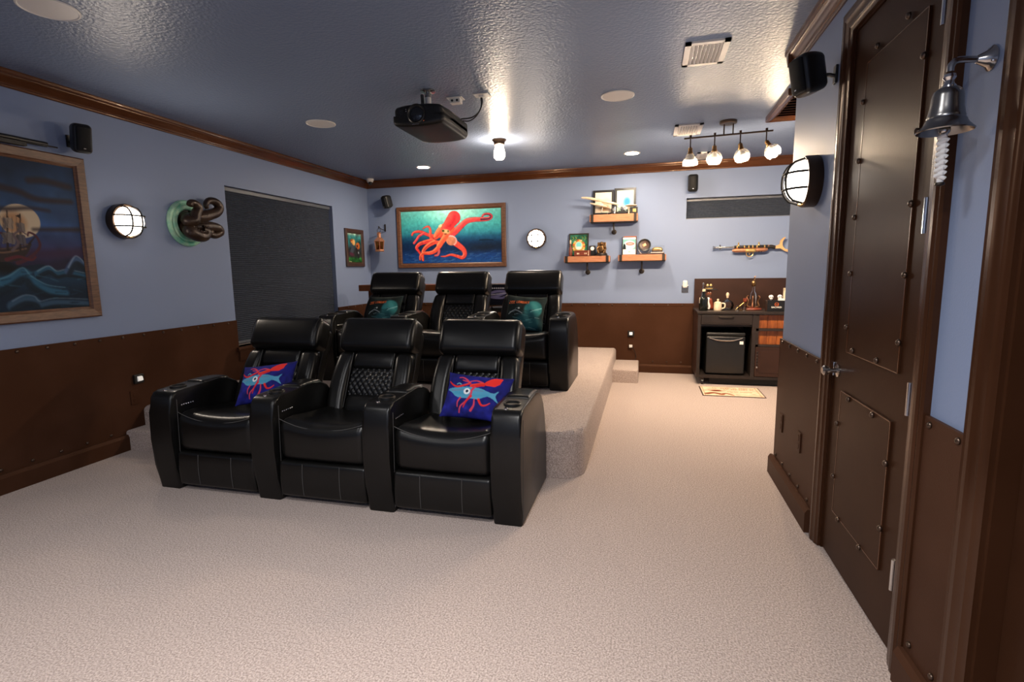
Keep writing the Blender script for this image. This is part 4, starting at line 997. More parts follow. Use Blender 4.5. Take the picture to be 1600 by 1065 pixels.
MB().lathe([(0.004, 0.112), (0.024, 0.110), (0.033, 0.102), (0.036, 0.090), (0.038, 0.060), (0.042, 0.040), (0.0435, 0.036), (0.043, 0.032), (0.047, 0.026), (0.048, 0.022), (0.053, 0.014), (0.062, 0.004), (0.066, 0.000), (0.064, -0.003), (0.058, 0.002), (0.045, 0.022), (0.036, 0.045), (0.033, 0.085), (0.022, 0.100), (0.004, 0.103)], M=B0, seg=40, caps=False).out('bell_body', 'pewter', t)
MB().cyl((0, -0.094, -0.08), (0, -0.094, -0.172), 0.004, seg=8).sphere((0, -0.094, -0.176), 0.014, 14, 10).out('clapper', 'nickel', t)
for k in range(8):
    z = -0.200 - 0.0145 * k
    b = MB()
    for s in (-1, 1): b.tube(spline([(s * 0.013, -0.094, z + 0.008), (s * 0.004, -0.104, z + 0.004), (-s * 0.010, -0.094, z - 0.002), (-s * 0.012, -0.088, z - 0.006)], 3), 0.0055, 8)
    b.out('rope_knot', 'rope_white', t)
MB().cyl((0, -0.094, -0.186), (0, -0.094, -0.318), 0.008, seg=10).out('rope_core', 'rope_white', t)
MB().lathe([(0.011, 0), (0.012, -0.006), (0.006, -0.009)], M=T(0, -0.094, -0.316), seg=12).out('rope_end', 'iron', t)

# ------------------------------------------------------------------ ceiling things
def ceiling_speaker(x, y, r, label):
    t = thing('ceiling_speaker', label, 'ceiling speaker', (x, y, H), 0, 'round ceiling speakers')
    MB().lathe([(r, 0), (r, -0.006), (r - 0.008, -0.009), (r - 0.012, -0.006), (r - 0.012, 0)], seg=40).out('rim', 'white_plastic', t)
    MB().lathe([(r - 0.012, -0.002), (r - 0.012, -0.0055), (0.002, -0.007)], seg=40).out('grille', 'offwhite_metal', t)
ceiling_speaker(-2.868, 4.325, 0.128, 'white round ceiling speaker above the window side of the seats')
ceiling_speaker(-0.248, 4.330, 0.128, 'white round ceiling speaker above the riser edge')
ceiling_speaker(-2.92, 2.14, 0.128, 'white round ceiling speaker above the ship painting side of the floor')
def can(x, y, label):
    t = thing('recessed_light', label, 'ceiling light', (x, y, H), 0, 'recessed ceiling lights')
    MB().lathe([(0.096, 0), (0.096, -0.005), (0.088, -0.008), (0.074, -0.005), (0.072, 0.0)], seg=32).out('trim_ring', 'white_plastic', t)
    MB().lathe([(0.073, -0.001), (0.073, -0.004), (0.002, -0.004)], seg=28).out('lamp_disc', 'can_glow', t)
can(-2.823, 6.46, 'lit recessed light above the octopus painting end of the riser')
can(-0.198, 6.46, 'lit recessed light above the small carpeted step')
def vent(x0, x1, y0, y1, n, label):
    t = thing('ceiling_vent', label, 'vent', ((x0 + x1) / 2, (y0 + y1) / 2, H), 0, 'white ceiling vents')
    w, d_ = (x1 - x0) / 2, (y1 - y0) / 2; f = 0.035
    MB().box(-w, w, -d_, -d_ + f, -0.012, 0).box(-w, w, d_ - f, d_, -0.012, 0).box(-w, -w + f, -d_, d_, -0.012, 0).box(w - f, w, -d_, d_, -0.012, 0).out('vent_frame', 'offwhite_metal', t, smooth=False)
    MB().box(-w + f, w - f, -d_ + f, d_ - f, -0.002, -0.0005).out('vent_backing', 'pewter', t, smooth=False)
    for k in range(n):
        x = -w + f + (2 * w - 2 * f) * (k + 0.5) / n
        MB().box(-0.010, 0.010, -d_ + f, d_ - f, -0.001, 0.001, M=T(x, 0, -0.009) @ RY(math.radians(38))).out('slat', 'offwhite_metal', t, smooth=False)
vent(0.195, 0.450, 3.467, 3.842, 8, 'white ceiling vent nearest the riveted door')
vent(0.228, 0.484, 5.345, 5.750, 8, 'white ceiling vent behind the track light bar')
vent(0.545, 0.685, 6.66, 7.04, 5, 'small white ceiling vent close to the back crown moulding')

t = thing('return_air_grille', 'wood framed ceiling grille with slats at the recess corner', 'vent', (1.32, 4.935, H))
w, d_ = 0.315, 0.395
fp = [(0, 0), (0, -0.045), (0.012, -0.050), (0.045, -0.040), (0.06, -0.028), (0.075, -0.024), (0.075, 0)]
b = MB(); vs = []; fs = []; n = len(fp)
for (sx, sy) in ((-1, -1), (1, -1), (1, 1), (-1, 1)):
    for (q, z) in fp: vs.append((sx * (w - q), sy * (d_ - q), z))
for i in range(4):
    j = (i + 1) % 4
    for k in range(n - 1): fs.append((i * n + k, i * n + k + 1, j * n + k + 1, j * n + k))
b._add(vs, fs); b.out('grille_frame', 'trim_wood', t, smooth=False)
MB().box(-w + 0.07, w - 0.07, -d_ + 0.07, d_ - 0.07, -0.004, -0.001).out('backing', 'black_satin', t, smooth=False)
for k in range(9):
    y = -d_ + 0.10 + (2 * d_ - 0.2) * k / 8
    MB().box(-w + 0.07, w - 0.07, -0.022, 0.022, -0.003, 0.003, M=T(0, y, -0.020) @ RX(math.radians(35))).out('slat', 'trim_wood', t, smooth=False)

# projector with mount
t = thing('projector', 'black ceiling projector with lens facing the front', 'projector', (-1.605, 3.865, 0))
def pj_shape(x, y, z):
    k = 1 - 0.10 * max(0, (-y - 0.12) / 0.15) * (1 if z > 0 else 0.2)
    zz = z + (0.020 * (abs(x) / 0.2) ** 2.5 if z < 0 else -0.012 * (abs(x) / 0.2) ** 3)
    return (x * k, y - 0.018 * (1 - (x / 0.2) ** 2) * (1 if y < -0.2 else 0), zz)
bd = MB().rbox((0, 0, 2.508), (0.40, 0.53, 0.150), 0.028, n=3, m=8, fn=pj_shape).out('projector_body', 'black_satin', t, angle=60)
LM = T(0.0, -0.265, 2.512) @ RX(PI / 2)
MB().lathe([(0.066, -0.01), (0.068, 0.022), (0.060, 0.028), (0.052, 0.018), (0.045, 0.016)], M=LM, seg=32, caps=False).out('lens_ring', 'black_plastic', bd)
MB().lathe([(0.050, 0.004), (0.048, 0.016), (0.030, 0.024), (0.004, 0.028)], M=LM, seg=28).out('lens', 'dark_pane', bd)
for s in (-1, 1):
    for k in range(7):
        MB().box(-0.004, 0.004, -0.283, -0.250, -0.042, 0.042, M=T(s * (0.100 + 0.011 * k), 0.006 + 0.0012 * k * k * 0.3, 2.508)).out('vent_slat', 'black_plastic', bd, smooth=False)
for z in (2.535, 2.548): MB().sphere((-0.078, -0.281, z), 0.0035, 8, 6).out('indicator', 'chrome', bd)
MB().sphere((0.055, -0.283, 2.462), 0.004, 8, 6).out('power_light', 'red_logo', bd)
MB().box(-0.035, 0.02, -0.284, -0.278, 2.440, 2.447).out('nameplate', 'pewter', bd, smooth=False)
MB().cyl((0, -0.06, H - 0.006), (0, -0.06, 2.60), 0.022, seg=16).out('mount_pole', 'offwhite_metal', t)
MB().lathe([(0.055, 0), (0.055, -0.010), (0.024, -0.014), (0.024, -0.05)], M=T(0, -0.06, H), seg=24).out('mount_flange', 'pewter', t)
MB().box(-0.07, 0.07, -0.14, 0.04, 2.583, 2.603, bev=0.003).out('mount_plate', 'pewter', t, smooth=False)
MB().tube([(-0.03, -0.09, 2.60), (-0.035, -0.09, 2.70)], 0.012, 10).out('mount_clamp', 'black_plastic', t)
t = thing('cable_box', 'white cable box on the ceiling behind the projector', 'cable box', (-1.47, 4.03, H))
MB().box(-0.062, 0.062, -0.045, 0.045, -0.006, 0, bev=0.002).out('cover_plate', 'white_plastic', t, smooth=False)
MB().box(-0.040, 0.045, -0.03, 0.03, -0.040, -0.006, bev=0.003).out('socket_block', 'white_plastic', t, smooth=False)
for x in (-0.018, 0.022): MB().lathe([(0.009, 0.028), (0.009, 0.032), (0.001, 0.032)], M=T(x, -0.001, -0.023) @ RX(PI / 2), seg=12).out('socket', 'black_plastic', t)
t = thing('outlet_plate', 'white ceiling outlet plate with the projector cable', 'outlet', (-1.250, 4.01, H))
MB().box(-0.058, 0.058, -0.045, 0.045, -0.006, 0, bev=0.002).out('cover_plate', 'white_plastic', t, smooth=False)
MB().box(-0.02, 0.02, -0.02, 0.02, -0.020, -0.006, bev=0.002).out('socket_block', 'white_plastic', t, smooth=False)
MB().tube(spline([(0.0, 0.0, -0.018), (0.0, 0.005, -0.06), (-0.03, 0.01, -0.12), (-0.09, 0.01, -0.155), (-0.17, -0.01, -0.165)], 6), 0.0055, 8).out('cable', 'black_plastic', t)
MB().tube(spline([(-0.008, 0.0, -0.018), (-0.01, 0.01, -0.08), (-0.05, 0.02, -0.14), (-0.11, 0.02, -0.175), (-0.17, 0.0, -0.175)], 6), 0.0045, 8).out('cable', 'black_plastic', t)

# caged jar bulb on the ceiling
t = thing('jar_light', 'lit glass jar bulb on a dark base behind the projector', 'ceiling light', (-1.50, 5.38, H))
MB().lathe([(0.072, 0), (0.072, -0.010), (0.058, -0.024), (0.052, -0.050), (0.044, -0.054)], seg=28).out('base', 'bronze_fixture', t)
MB().lathe([(0.044, -0.050), (0.046, -0.075), (0.056, -0.115), (0.060, -0.150), (0.056, -0.180), (0.040, -0.198), (0.004, -0.204)], seg=28, caps=False).out('glass_jar', 'glow_glass', t)
MB().lathe([(0.014, -0.052), (0.016, -0.080), (0.030, -0.115), (0.035, -0.140), (0.028, -0.165), (0.004, -0.178)], seg=20).out('bulb', 'bulb_glow', t)

# track light
t = thing('track_light', 'bronze track light with four lit glass globes', 'track light', (0.696, 5.357, H))
MB().lathe([(0.076, 0), (0.076, -0.020), (0.070, -0.026), (0.004, -0.028)], seg=32).out('canopy', 'bronze_fixture', t)
for x in (-0.034, 0.044): MB().cyl((x, 0, -0.026), (x, 0, -0.125), 0.006, seg=10).out('stem', 'bronze_fixture', t)
MB().cyl((-0.383, 0, -0.128), (0.383, 0, -0.112), 0.008, seg=12).out('rail', 'bronze_fixture', t)
for i, (x, tx, ty) in enumerate(((-0.325, 0.04, 0.32), (-0.112, 0.05, 0.30), (0.109, 0.22, 0.25), (0.329, 0.50, -0.12))):
    zb = -0.122 + 0.016 * (x + 0.383) / 0.766
    hd = MB().box(x - 0.010, x + 0.010, -0.011, 0.011, zb - 0.012, zb + 0.020, bev=0.002).cyl((x, 0, zb), (x, 0, zb - 0.088), 0.0055, seg=10).sphere((x, 0, zb - 0.090), 0.010, 10, 8).out('lamp_head', 'bronze_fixture', t)
    M_ = T(x, 0, zb - 0.090) @ RY(-tx) @ RX(ty)
    MB().lathe([(0.006, 0.0), (0.018, -0.004), (0.021, -0.040), (0.026, -0.046), (0.026, -0.054)], M=M_, seg=18).out('socket', 'bronze', hd)
    if i == 0: pr = [(0.024, -0.050), (0.034, -0.060), (0.055, -0.095), (0.066, -0.130), (0.069, -0.160)]
    else: pr = [(0.024, -0.050), (0.046, -0.062), (0.064, -0.088), (0.069, -0.118), (0.062, -0.148), (0.045, -0.168)]
    MB().lathe(pr, M=M_, seg=26, caps=False).out('glass_shade', 'glow_glass', hd)
    MB().lathe([(0.012, -0.052), (0.016, -0.064), (0.044, -0.094), (0.047, -0.104), (0.046, -0.112), (0.044, -0.104)], M=M_, seg=20, caps=False).out('bulb_neck', 'bulb_neck', hd)
    MB().lathe([(0.0435, -0.103), (0.042, -0.116), (0.032, -0.130), (0.004, -0.139)], M=M_, seg=20).out('bulb', 'bulb_frost', hd)

# ------------------------------------------------------------------ pipe shelves on the back wall
SD = 0.175
def shelf(xc, w, z0, z1, drop, label):
    t = thing('pipe_shelf', label, 'shelf', (xc, YB, z0), RB, 'wood and pipe shelves')
    h = z1 - z0
    MB().box(-w / 2, w / 2, -SD, -0.004, 0.006, h, bev=0.004).out('plank', 'shelf_wood', t, smooth=False)
    for s in (-1, 1):
        x = s * (w / 2 - 0.032)
        MB().box(x - 0.018, x + 0.018, -SD - 0.006, -0.001, 0.0, 0.006).box(x - 0.018, x + 0.018, -SD - 0.006, -SD, 0.0, h + 0.002).box(x - 0.018, x + 0.018, -SD - 0.006, -0.001, h, h + 0.003).out('iron_strap', 'iron', t, smooth=False)
    MB().box(-w / 2 + 0.01, w / 2 - 0.01, -SD - 0.002, -0.002, -0.004, 0.004).out('support_plate', 'iron', t, smooth=False)
    MB().tube(spline([(0, -SD * 0.55, 0.0), (0, -SD * 0.55, -drop * 0.7), (0, -SD * 0.52, -drop * 0.95), (0, -SD * 0.4, -drop), (0, -0.012, -drop)], 5), 0.011, 10).out('pipe', 'iron', t)
    MB().lathe([(0.034, 0), (0.034, 0.008), (0.018, 0.012), (0.017, 0.028)], M=T(0, 0, -drop) @ RX(PI / 2), seg=20).out('flange', 'iron', t)
    return t
YS = YB - 0.09
shelf(-0.437, 0.615, 2.008, 2.108, 0.12, 'upper wood and iron pipe shelf holding the two photo frames')
shelf(-0.782, 0.605, 1.490, 1.575, 0.13, 'wood and iron pipe shelf holding the green picture')
shelf(-0.068, 0.605, 1.497, 1.580, 0.13, 'wood and iron pipe shelf holding the round plate')

# things on the upper shelf (top at 2.108)
ZS1 = 2.111
def desk_frame(loc, w, h, canvas, label, m='black_plastic', fw_=0.028, lean=0.08, cat='photo frame', group=None):
    t = thing('photo_frame', label, cat, loc, 0, group, rot=(-lean, 0, 0))
    b = MB().box(-w / 2, w / 2, -0.012, 0, 0, fw_).box(-w / 2, w / 2, -0.012, 0, h - fw_, h).box(-w / 2, -w / 2 + fw_, -0.012, 0, fw_, h - fw_).box(w / 2 - fw_, w / 2, -0.012, 0, fw_, h - fw_)
    b.out('frame', m, t, smooth=False)
    MB().box(-w / 2 + 0.004, w / 2 - 0.004, -0.004, 0.002, 0.004, h - 0.004).out('backing', m, t, smooth=False)
    me = canvas.flat_mesh('print', w - 2 * fw_ + 0.002, h - 2 * fw_ + 0.002); link('photo_print', me, 'print', t, loc=(0, -0.006, h / 2), smooth=False)
c1 = Canvas(0.75, 60, (238, 226, 206)); c1.ell((0.5, 0.62), 0.18, 0.28, 0, (216, 190, 158), soft=10, op=0.8); c1.ell((0.40, 0.78), 0.20, 0.10, 0, (110, 74, 44), soft=8, op=0.8)
desk_frame((-0.580, YS + 0.045, ZS1), 0.272, 0.325, c1, 'black photo frame with a cream print on the upper shelf')
c2 = Canvas(0.75, 60, (208, 232, 214)); c2.ell((0.30, 0.75), 0.2, 0.3, 0, (160, 206, 180), soft=12); c2.ell((0.46, 0.52), 0.15, 0.20, 0, (60, 144, 206), soft=8); c2.ell((0.44, 0.80), 0.2, 0.08, 0, (226, 226, 220), soft=6)
desk_frame((-0.296, YS + 0.045, ZS1), 0.275, 0.340, c2, 'black photo frame with a pale green and blue print')
t = thing('model_aircraft', 'white slender model aircraft on a stand on the upper shelf', 'model', (-0.545, YS - 0.055, ZS1))
Mf = T(-0.03, 0, 0.165) @ RY(math.radians(12))
MB().tube(spline([(-0.29, 0, 0), (-0.22, 0, 0.008), (-0.08, 0, 0.008), (0.06, 0, 0.0), (0.16, 0, -0.002), (0.21, 0, -0.006)], 5), [0.003 + 0.016 * math.sin(PI * min(1, 0.12 + 0.8 * i / 25)) for i in range(26)], 12, M=Mf).out('fuselage', 'bone', t)
for s in (-1, 1): MB().tube([(-0.16, s * 0.022, -0.050), (-0.10, s * 0.022, -0.055), (0.03, s * 0.022, -0.055), (0.06, s * 0.022, -0.055)], [0.006, 0.012, 0.012, 0.005], 10, M=Mf).out('engine_pod', 'bone', t)
MB().prism([(-0.026, -0.056), (0.026, -0.056), (0.004, 0.004), (-0.004, 0.004)], -0.06, -0.02, M=Mf).out('pylon', 'bone', t, smooth=False)
MB().cyl((-0.05, 0, 0.018), (-0.03, 0, 0.15), 0.004, seg=8).out('stand_rod', 'nickel', t)
MB().box(-0.13, 0.03, -0.025, 0.03, 0, 0.020, bev=0.003).out('stand_base', 'black_plastic', t, smooth=False)
t = thing('white_bracket_model', 'white flat model piece on a post on the upper shelf', 'model', (-0.215, YS - 0.05, ZS1))
MB().lathe([(0.070, 0.092), (0.078, 0.098), (0.060, 0.108), (0.02, 0.114)], seg=24).out('disc', 'bone', t)
MB().cyl((-0.03, 0, 0), (-0.03, 0, 0.095), 0.010, 0.013, seg=10).out('post', 'bone', t)
t = thing('pewter_tankard', 'engraved pewter tankard between the photo frames', 'tankard', (-0.428, YS - 0.045, ZS1))
MB().lathe([(0.036, 0), (0.038, 0.006), (0.033, 0.014), (0.033, 0.085), (0.036, 0.100), (0.032, 0.098), (0.029, 0.02), (0.002, 0.018)], seg=20, caps=False).out('cup', 'pewter', t)
MB().tube(spline([(0.032, 0, 0.085), (0.058, 0, 0.075), (0.058, 0, 0.035), (0.033, 0, 0.02)], 4), 0.004, 6).out('handle', 'pewter', t)
t = thing('display_box', 'black display box with a grey figure on the upper shelf', 'box', (-0.322, YS - 0.055, ZS1))
MB().box(-0.055, 0.055, -0.03, 0.03, 0, 0.035, bev=0.003).out('box_base', 'black_plastic', t, smooth=False)
MB().rbox((0.0, 0, 0.062), (0.06, 0.035, 0.055), 0.015).out('figure', 'pewter', t)
t = thing('gold_plaque', 'small black box with a gold plaque on the upper shelf', 'box', (-0.182, YS - 0.066, ZS1))
MB().box(-0.045, 0.05, -0.012, 0.02, 0, 0.078, bev=0.003).out('box_body', 'black_plastic', t, smooth=False)
MB().box(-0.012, 0.03, -0.0155, -0.011, 0.015, 0.055, bev=0.001).out('plaque', 'brass', t, smooth=False)

# things on the shelf with the green picture (top at 1.575)
ZS2 = 1.579
c = Canvas(0.80, 80, (34, 84, 66)); c.speckle(0.25, 6); c.ell((0.40, 0.58), 0.27, 0.33, 0, (176, 140, 60), soft=3)
for k in range(22):
    a = 2 * PI * k / 22; c.ell((0.40 + 0.25 * math.cos(a), 0.58 + 0.30 * math.sin(a)), 0.045, 0.045, 0, [(198, 74, 56), (206, 180, 72), (224, 180, 150), (120, 130, 50)][k % 4], soft=2)
c.ell((0.40, 0.54), 0.17, 0.20, 0, (226, 214, 190), soft=3); c.ell((0.40, 0.50), 0.12, 0.13, 0, (118, 204, 206), soft=3); c.ell((0.40, 0.66), 0.13, 0.07, 0, (230, 226, 220), soft=3)
for x in (0.12, 0.25, 0.55, 0.68): c.stroke([(x, 0.12), (x + 0.04, 0.18), (x - 0.02, 0.26)], 0.02, 0.01, (120, 140, 60))
t_ = desk_frame((-0.905, YS + 0.05, ZS2), 0.265, 0.305, c, 'green picture with an ornate round porthole design in a dark frame', fw_=0.014, m='iron', lean=0.1, cat='picture')
t = thing('wooden_bottle', 'slim red brown wooden bottle at the green picture', 'bottle', (-1.005, YS - 0.03, ZS2))
MB().lathe([(0.024, 0), (0.026, 0.02), (0.024, 0.10), (0.010, 0.13), (0.008, 0.17)], seg=16).out('body', 'red_wood', t)
MB().lathe([(0.010, 0.165), (0.011, 0.20), (0.006, 0.215)], seg=12).out('stopper', 'bone', t)
t = thing('trinket_box', 'small red brown wooden box with pale markings', 'box', (-0.842, YS - 0.06, ZS2))
MB().box(-0.105, 0.105, -0.03, 0.03, 0, 0.058, bev=0.003).out('box_body', 'red_wood', t, smooth=False)
MB().box(-0.107, 0.107, -0.032, 0.032, 0.058, 0.072, bev=0.004).out('lid', 'red_wood', t, smooth=False)
for x in (-0.062, -0.045, 0.035, 0.055): MB().box(x - 0.006, x + 0.006, -0.0325, -0.0295, 0.020, 0.040, bev=0.001).out('marking', 'bone', t, smooth=False)
MB().box(0.080, 0.088, -0.0335, -0.029, 0.0, 0.07).out('strap', 'bone', t, smooth=False)
t = thing('pocket_watch_stand', 'black stand with a white round watch face', 'watch', (-0.716, YS + 0.01, ZS2))
MB().box(-0.045, 0.045, -0.012, 0.012, 0, 0.135, bev=0.010).out('stand', 'black_plastic', t, smooth=False)
MB().lathe([(0.026, 0), (0.026, 0.008), (0.022, 0.011), (0.002, 0.011)], M=T(0, -0.010, 0.095) @ RX(PI / 2), seg=24).out('watch_face', 'white_paint', t)
t = thing('bronze_figurine', 'dark bronze seated figurine on the shelf with the green picture', 'figurine', (-0.592, YS - 0.02, ZS2))
MB().lathe([(0.075, 0), (0.078, 0.012), (0.070, 0.03), (0.05, 0.04)], seg=20).out('figurine_base', 'iron', t)
MB().rbox((0.0, 0, 0.085), (0.075, 0.055, 0.10), 0.025, fn=lambda x, y, z: (x * (1 - 0.3 * z / 0.05), y, z)).sphere((0.0, -0.005, 0.155), (0.024, 0.024, 0.028), 12, 8).out('torso', 'bronze', t)
for s in (-1, 1): MB().tube(spline([(s * 0.030, 0, 0.122), (s * 0.058, -0.02, 0.09), (s * 0.03, -0.045, 0.06)], 4), 0.012, 8).out('figurine_arm', 'bronze', t)
for s in (-1, 1): MB().tube(spline([(s * 0.02, -0.01, 0.05), (s * 0.045, -0.05, 0.06), (s * 0.03, -0.055, 0.03)], 4), 0.016, 8).out('figurine_leg', 'bronze', t)
MB().prism([(-0.005, 0.02), (0.03, 0.02), (0.03, 0.165), (0.01, 0.175)], -0.055, 0.058, bev=0.006).out('figurine_back', 'bronze', t, smooth=False)

# things on the shelf with the round plate (top at 1.580)
ZS3 = 1.584
c = Canvas(0.72, 70, (228, 234, 228)); c.poly([(0.0, 0.12), (0.72, 0.12), (0.72, 0.7), (0.0, 0.7)], (120, 176, 172)); c.ell((0.36, 0.45), 0.32, 0.26, 0, (222, 232, 226), soft=4); c.ell((0.40, 0.38), 0.23, 0.09, 0, (200, 62, 62), soft=2); c.ell((0.40, 0.38), 0.18, 0.05, 0, (232, 170, 160), soft=2)
c.poly([(0.03, 0.44), (0.09, 0.34), (0.16, 0.46), (0.18, 0.70), (0.0, 0.70)], (20, 30, 36)); c.ell((0.36, 0.84), 0.06, 0.05, 0, (150, 190, 178), soft=2); c.stroke([(0.3, 0.06), (0.45, 0.06)], 0.012, 0.012, (150, 120, 110))
t = thing('illustrated_book', 'white and teal book with a red oval standing on the shelf', 'book', (-0.232, YS + 0.02, ZS3))
MB().box(-0.088, 0.088, -0.02, 0.02, 0, 0.225, bev=0.002).out('book_block', 'white_paint', t, smooth=False)
MB().box(-0.093, 0.093, -0.023, -0.019, 0, 0.232).box(-0.093, 0.093, 0.019, 0.023, 0, 0.232).box(-0.093, -0.088, -0.023, 0.023, 0, 0.232).out('cover', 'frame_dark', t, smooth=False)
link('cover_print', c.flat_mesh('cover_print', 0.168, 0.222), 'print', t, loc=(0, -0.0236, 0.114), smooth=False)
MB().box(-0.07, 0.09, -0.018, 0.018, 0.226, 0.238).out('page_top', 'red_logo', t, smooth=False)
t = thing('display_plate', 'round black rimmed plate with tan centre on a stand', 'plate', (-0.040, YS - 0.01, ZS3))
PM = T(0, 0.0, 0.118) @ RX(PI / 2 - 0.15)
MB().lathe([(0.055, -0.008), (0.080, 0.004), (0.083, 0.012), (0.078, 0.014), (0.060, 0.006)], M=PM, seg=32, caps=False).out('plate_rim', 'black_plastic', t)
MB().lathe([(0.062, -0.004), (0.060, 0.007), (0.045, 0.003), (0.002, 0.003)], M=PM, seg=32).out('plate_well', 'frame_dark', t)
MB().rbox((0, 0, 0.006), (0.045, 0.035, 0.006), 0.003, M=PM @ RZ(0.5)).out('plate_relief', 'copper', t)
for s in (-1, 1): MB().tube(spline([(s * 0.075, -0.03, 0.065), (s * 0.055, -0.035, 0.03), (s * 0.03, -0.03, 0.010), (s * 0.03, 0.035, 0.010)], 4), 0.006, 8).out('stand_arm', 'pewter', t)
MB().box(-0.07, 0.07, -0.045, 0.035, 0, 0.012, bev=0.002).out('stand_base', 'frame_dark', t, smooth=False)
t = thing('gold_model', 'gold curved model in a low display case on the shelf', 'model', (0.122, YS - 0.03, ZS3))
MB().box(-0.090, 0.090, -0.04, 0.04, 0, 0.016, bev=0.002).out('case_base', 'frame_dark', t, smooth=False)
MB().box(-0.080, 0.080, -0.035, 0.035, 0.016, 0.026).out('case_mat', 'white_paint', t, smooth=False)
MB().rbox((0, 0, 0.065), (0.140, 0.05, 0.05), 0.024, m=6, fn=lambda x, y, z: (x, y, z - 0.015 * (x / 0.07) ** 2)).out('hull', 'brass', t)
MB().rbox((0, 0, 0.036), (0.13, 0.046, 0.03), 0.012).out('keel', 'frame_dark', t)
MB().box(-0.086, 0.086, -0.038, 0.038, 0.016, 0.105).out('glass_case', 'clear_glass', t, smooth=False)

# ------------------------------------------------------------------ harpoon rifle on the back wall
t = thing('harpoon_rifle', 'copper and brass harpoon rifle with a wooden crescent stock', 'rifle', (0.807, YB, 1.648), RB)
k_ = 0.000605; X = lambda c: (c - 100) * k_; Z = lambda y: (283 - y) * k_; YO = -0.06
def hx(c0, c1, y, r0, r1=None, seg=14): return MB().cyl((X(c0), YO, Z(y)), (X(c1), YO, Z(y)), r0, r1, seg)
hx(100, 525, 278, 0.011).out('barrel', 'nickel', t)
hx(100, 150, 280, 0.024, 0.014).out('muzzle', 'nickel', t); hx(225, 260, 278, 0.024).out('sight_ring', 'nickel', t)
MB().sphere((X(240), YO, Z(238)), 0.010, 10, 8).out('front_sight', 'iron', t); MB().tube([(X(270), YO, Z(270)), (X(245), YO, Z(310)), (X(225), YO, Z(325))], 0.005, 8).out('barb', 'nickel', t)
hx(515, 1165, 275, 0.019).out('upper_tube', 'black_plastic', t)
for c0 in (560, 700, 785, 860, 940, 1085): hx(c0, c0 + 22, 275, 0.0215).out('band', 'brass', t)
lt = MB().cyl((X(480), YO - 0.005, Z(348)), (X(540), YO - 0.005, Z(345)), 0.012, 0.027, 16).cyl((X(540), YO - 0.005, Z(345)), (X(1100), YO - 0.005, Z(338)), 0.027, 0.027, 16).cyl((X(1100), YO - 0.005, Z(338)), (X(1160), YO - 0.005, Z(332)), 0.027, 0.014, 16)
lt.out('lower_tube', 'copper', t)
for c0 in (612, 690, 985, 1030): hx(c0, c0 + 18, 342, 0.0295).out('band', 'iron', t)
MB().rbox((X(830), YO - 0.008, Z(352)), (0.125, 0.07, 0.050), 0.022).out('receiver', 'brass', t)
MB().tube([(X(822) + 0.040 * math.cos(a), YO, Z(415) + 0.036 * math.sin(a)) for a in np.linspace(0, 2 * PI, 20, endpoint=False)], 0.005, 8, closed=True).out('trigger_guard', 'brass', t)
MB().tube([(X(815), YO, Z(385)), (X(822), YO, Z(412)), (X(815), YO, Z(432))], 0.004, 6).out('trigger', 'brass', t)
for c0 in (600, 990):
    MB().lathe([(0.014, 0), (0.012, 0.010), (0.007, 0.02), (0.010, 0.034), (0.004, 0.044)], M=T(X(c0), YO, Z(255)), seg=14).out('valve', 'brass', t)
MB().cyl((X(1160), YO, Z(275)), (X(1230), YO, Z(270)), 0.020, 0.012, 14).out('rear_cap', 'copper', t)
MB().tube(spline([(X(1150), YO, Z(300)), (X(1215), YO, Z(280)), (X(1300), YO, Z(300))], 5), [0.022] * 11, 12).out('neck', 'iron', t)
crs = spline([(1275, 285), (1320, 262), (1378, 235), (1395, 160), (1460, 98), (1478, 108), (1440, 165), (1428, 225), (1445, 290), (1490, 335), (1560, 350), (1560, 392), (1500, 385), (1440, 350), (1390, 320), (1320, 325), (1278, 305)], 4, True)
b = MB(); pts = [(X(p[0]), Z(p[1])) for p in crs]; n = len(pts)
b._add([(p[0], YO - 0.016, p[1]) for p in pts] + [(p[0], YO + 0.016, p[1]) for p in pts], [tuple(range(n))[::-1], tuple(range(n, 2 * n))] + [(i, (i + 1) % n, (i + 1) % n + n, i + n) for i in range(n)])
b.out('shoulder_stock', 'stock_wood', t, angle=30)
for c0 in (560, 1090): MB().box(X(c0) - 0.008, X(c0) + 0.008, YO - 0.002, 0, Z(330), Z(318)).out('wall_hook', 'iron', t, smooth=False)

# ------------------------------------------------------------------ bar cabinet
CX0, CX1, CY0, CY1 = 0.60, 1.74, 6.55, 7.175
t = thing('bar_cabinet', 'dark wooden bar cabinet on casters with an open fridge bay', 'cabinet', (0, 0, 0))
CT = 0.885
MB().box(CX0 - 0.01, CX1 + 0.01, CY0 - 0.015, CY1, CT - 0.028, CT, bev=0.004).out('worktop', 'cabinet_dark', t, smooth=False)
MB().box(CX0, CX1, CY1 - 0.02, CY1, 0.085, 1.262).out('back_panel', 'cabinet_brown', t, smooth=False)
sp = [(CY0, 0.085), (CY1, 0.085), (CY1, 1.262), (CY1 - 0.035, 1.262), (CY1 - 0.035, CT - 0.03), (CY0, CT - 0.03)]
MB().prism(sp, CX0, CX0 + 0.035).out('side_panel', 'cabinet_brown', t, smooth=False)
MB().prism(sp, CX1 - 0.035, CX1).out('side_panel', 'cabinet_brown', t, smooth=False)
MB().box(CX0, CX0 + 0.036, CY0 - 0.004, CY0, 0.085, CT - 0.03).out('face_stile', 'cabinet_dark', t, smooth=False)
MB().box(1.205, 1.245, CY0 - 0.004, CY0 + 0.05, 0.085, CT - 0.03).out('face_stile', 'cabinet_dark', t, smooth=False)
MB().box(1.21, 1.235, CY0 + 0.05, CY1 - 0.02, 0.085, CT - 0.03).out('divider', 'cabinet_dark', t, smooth=False)
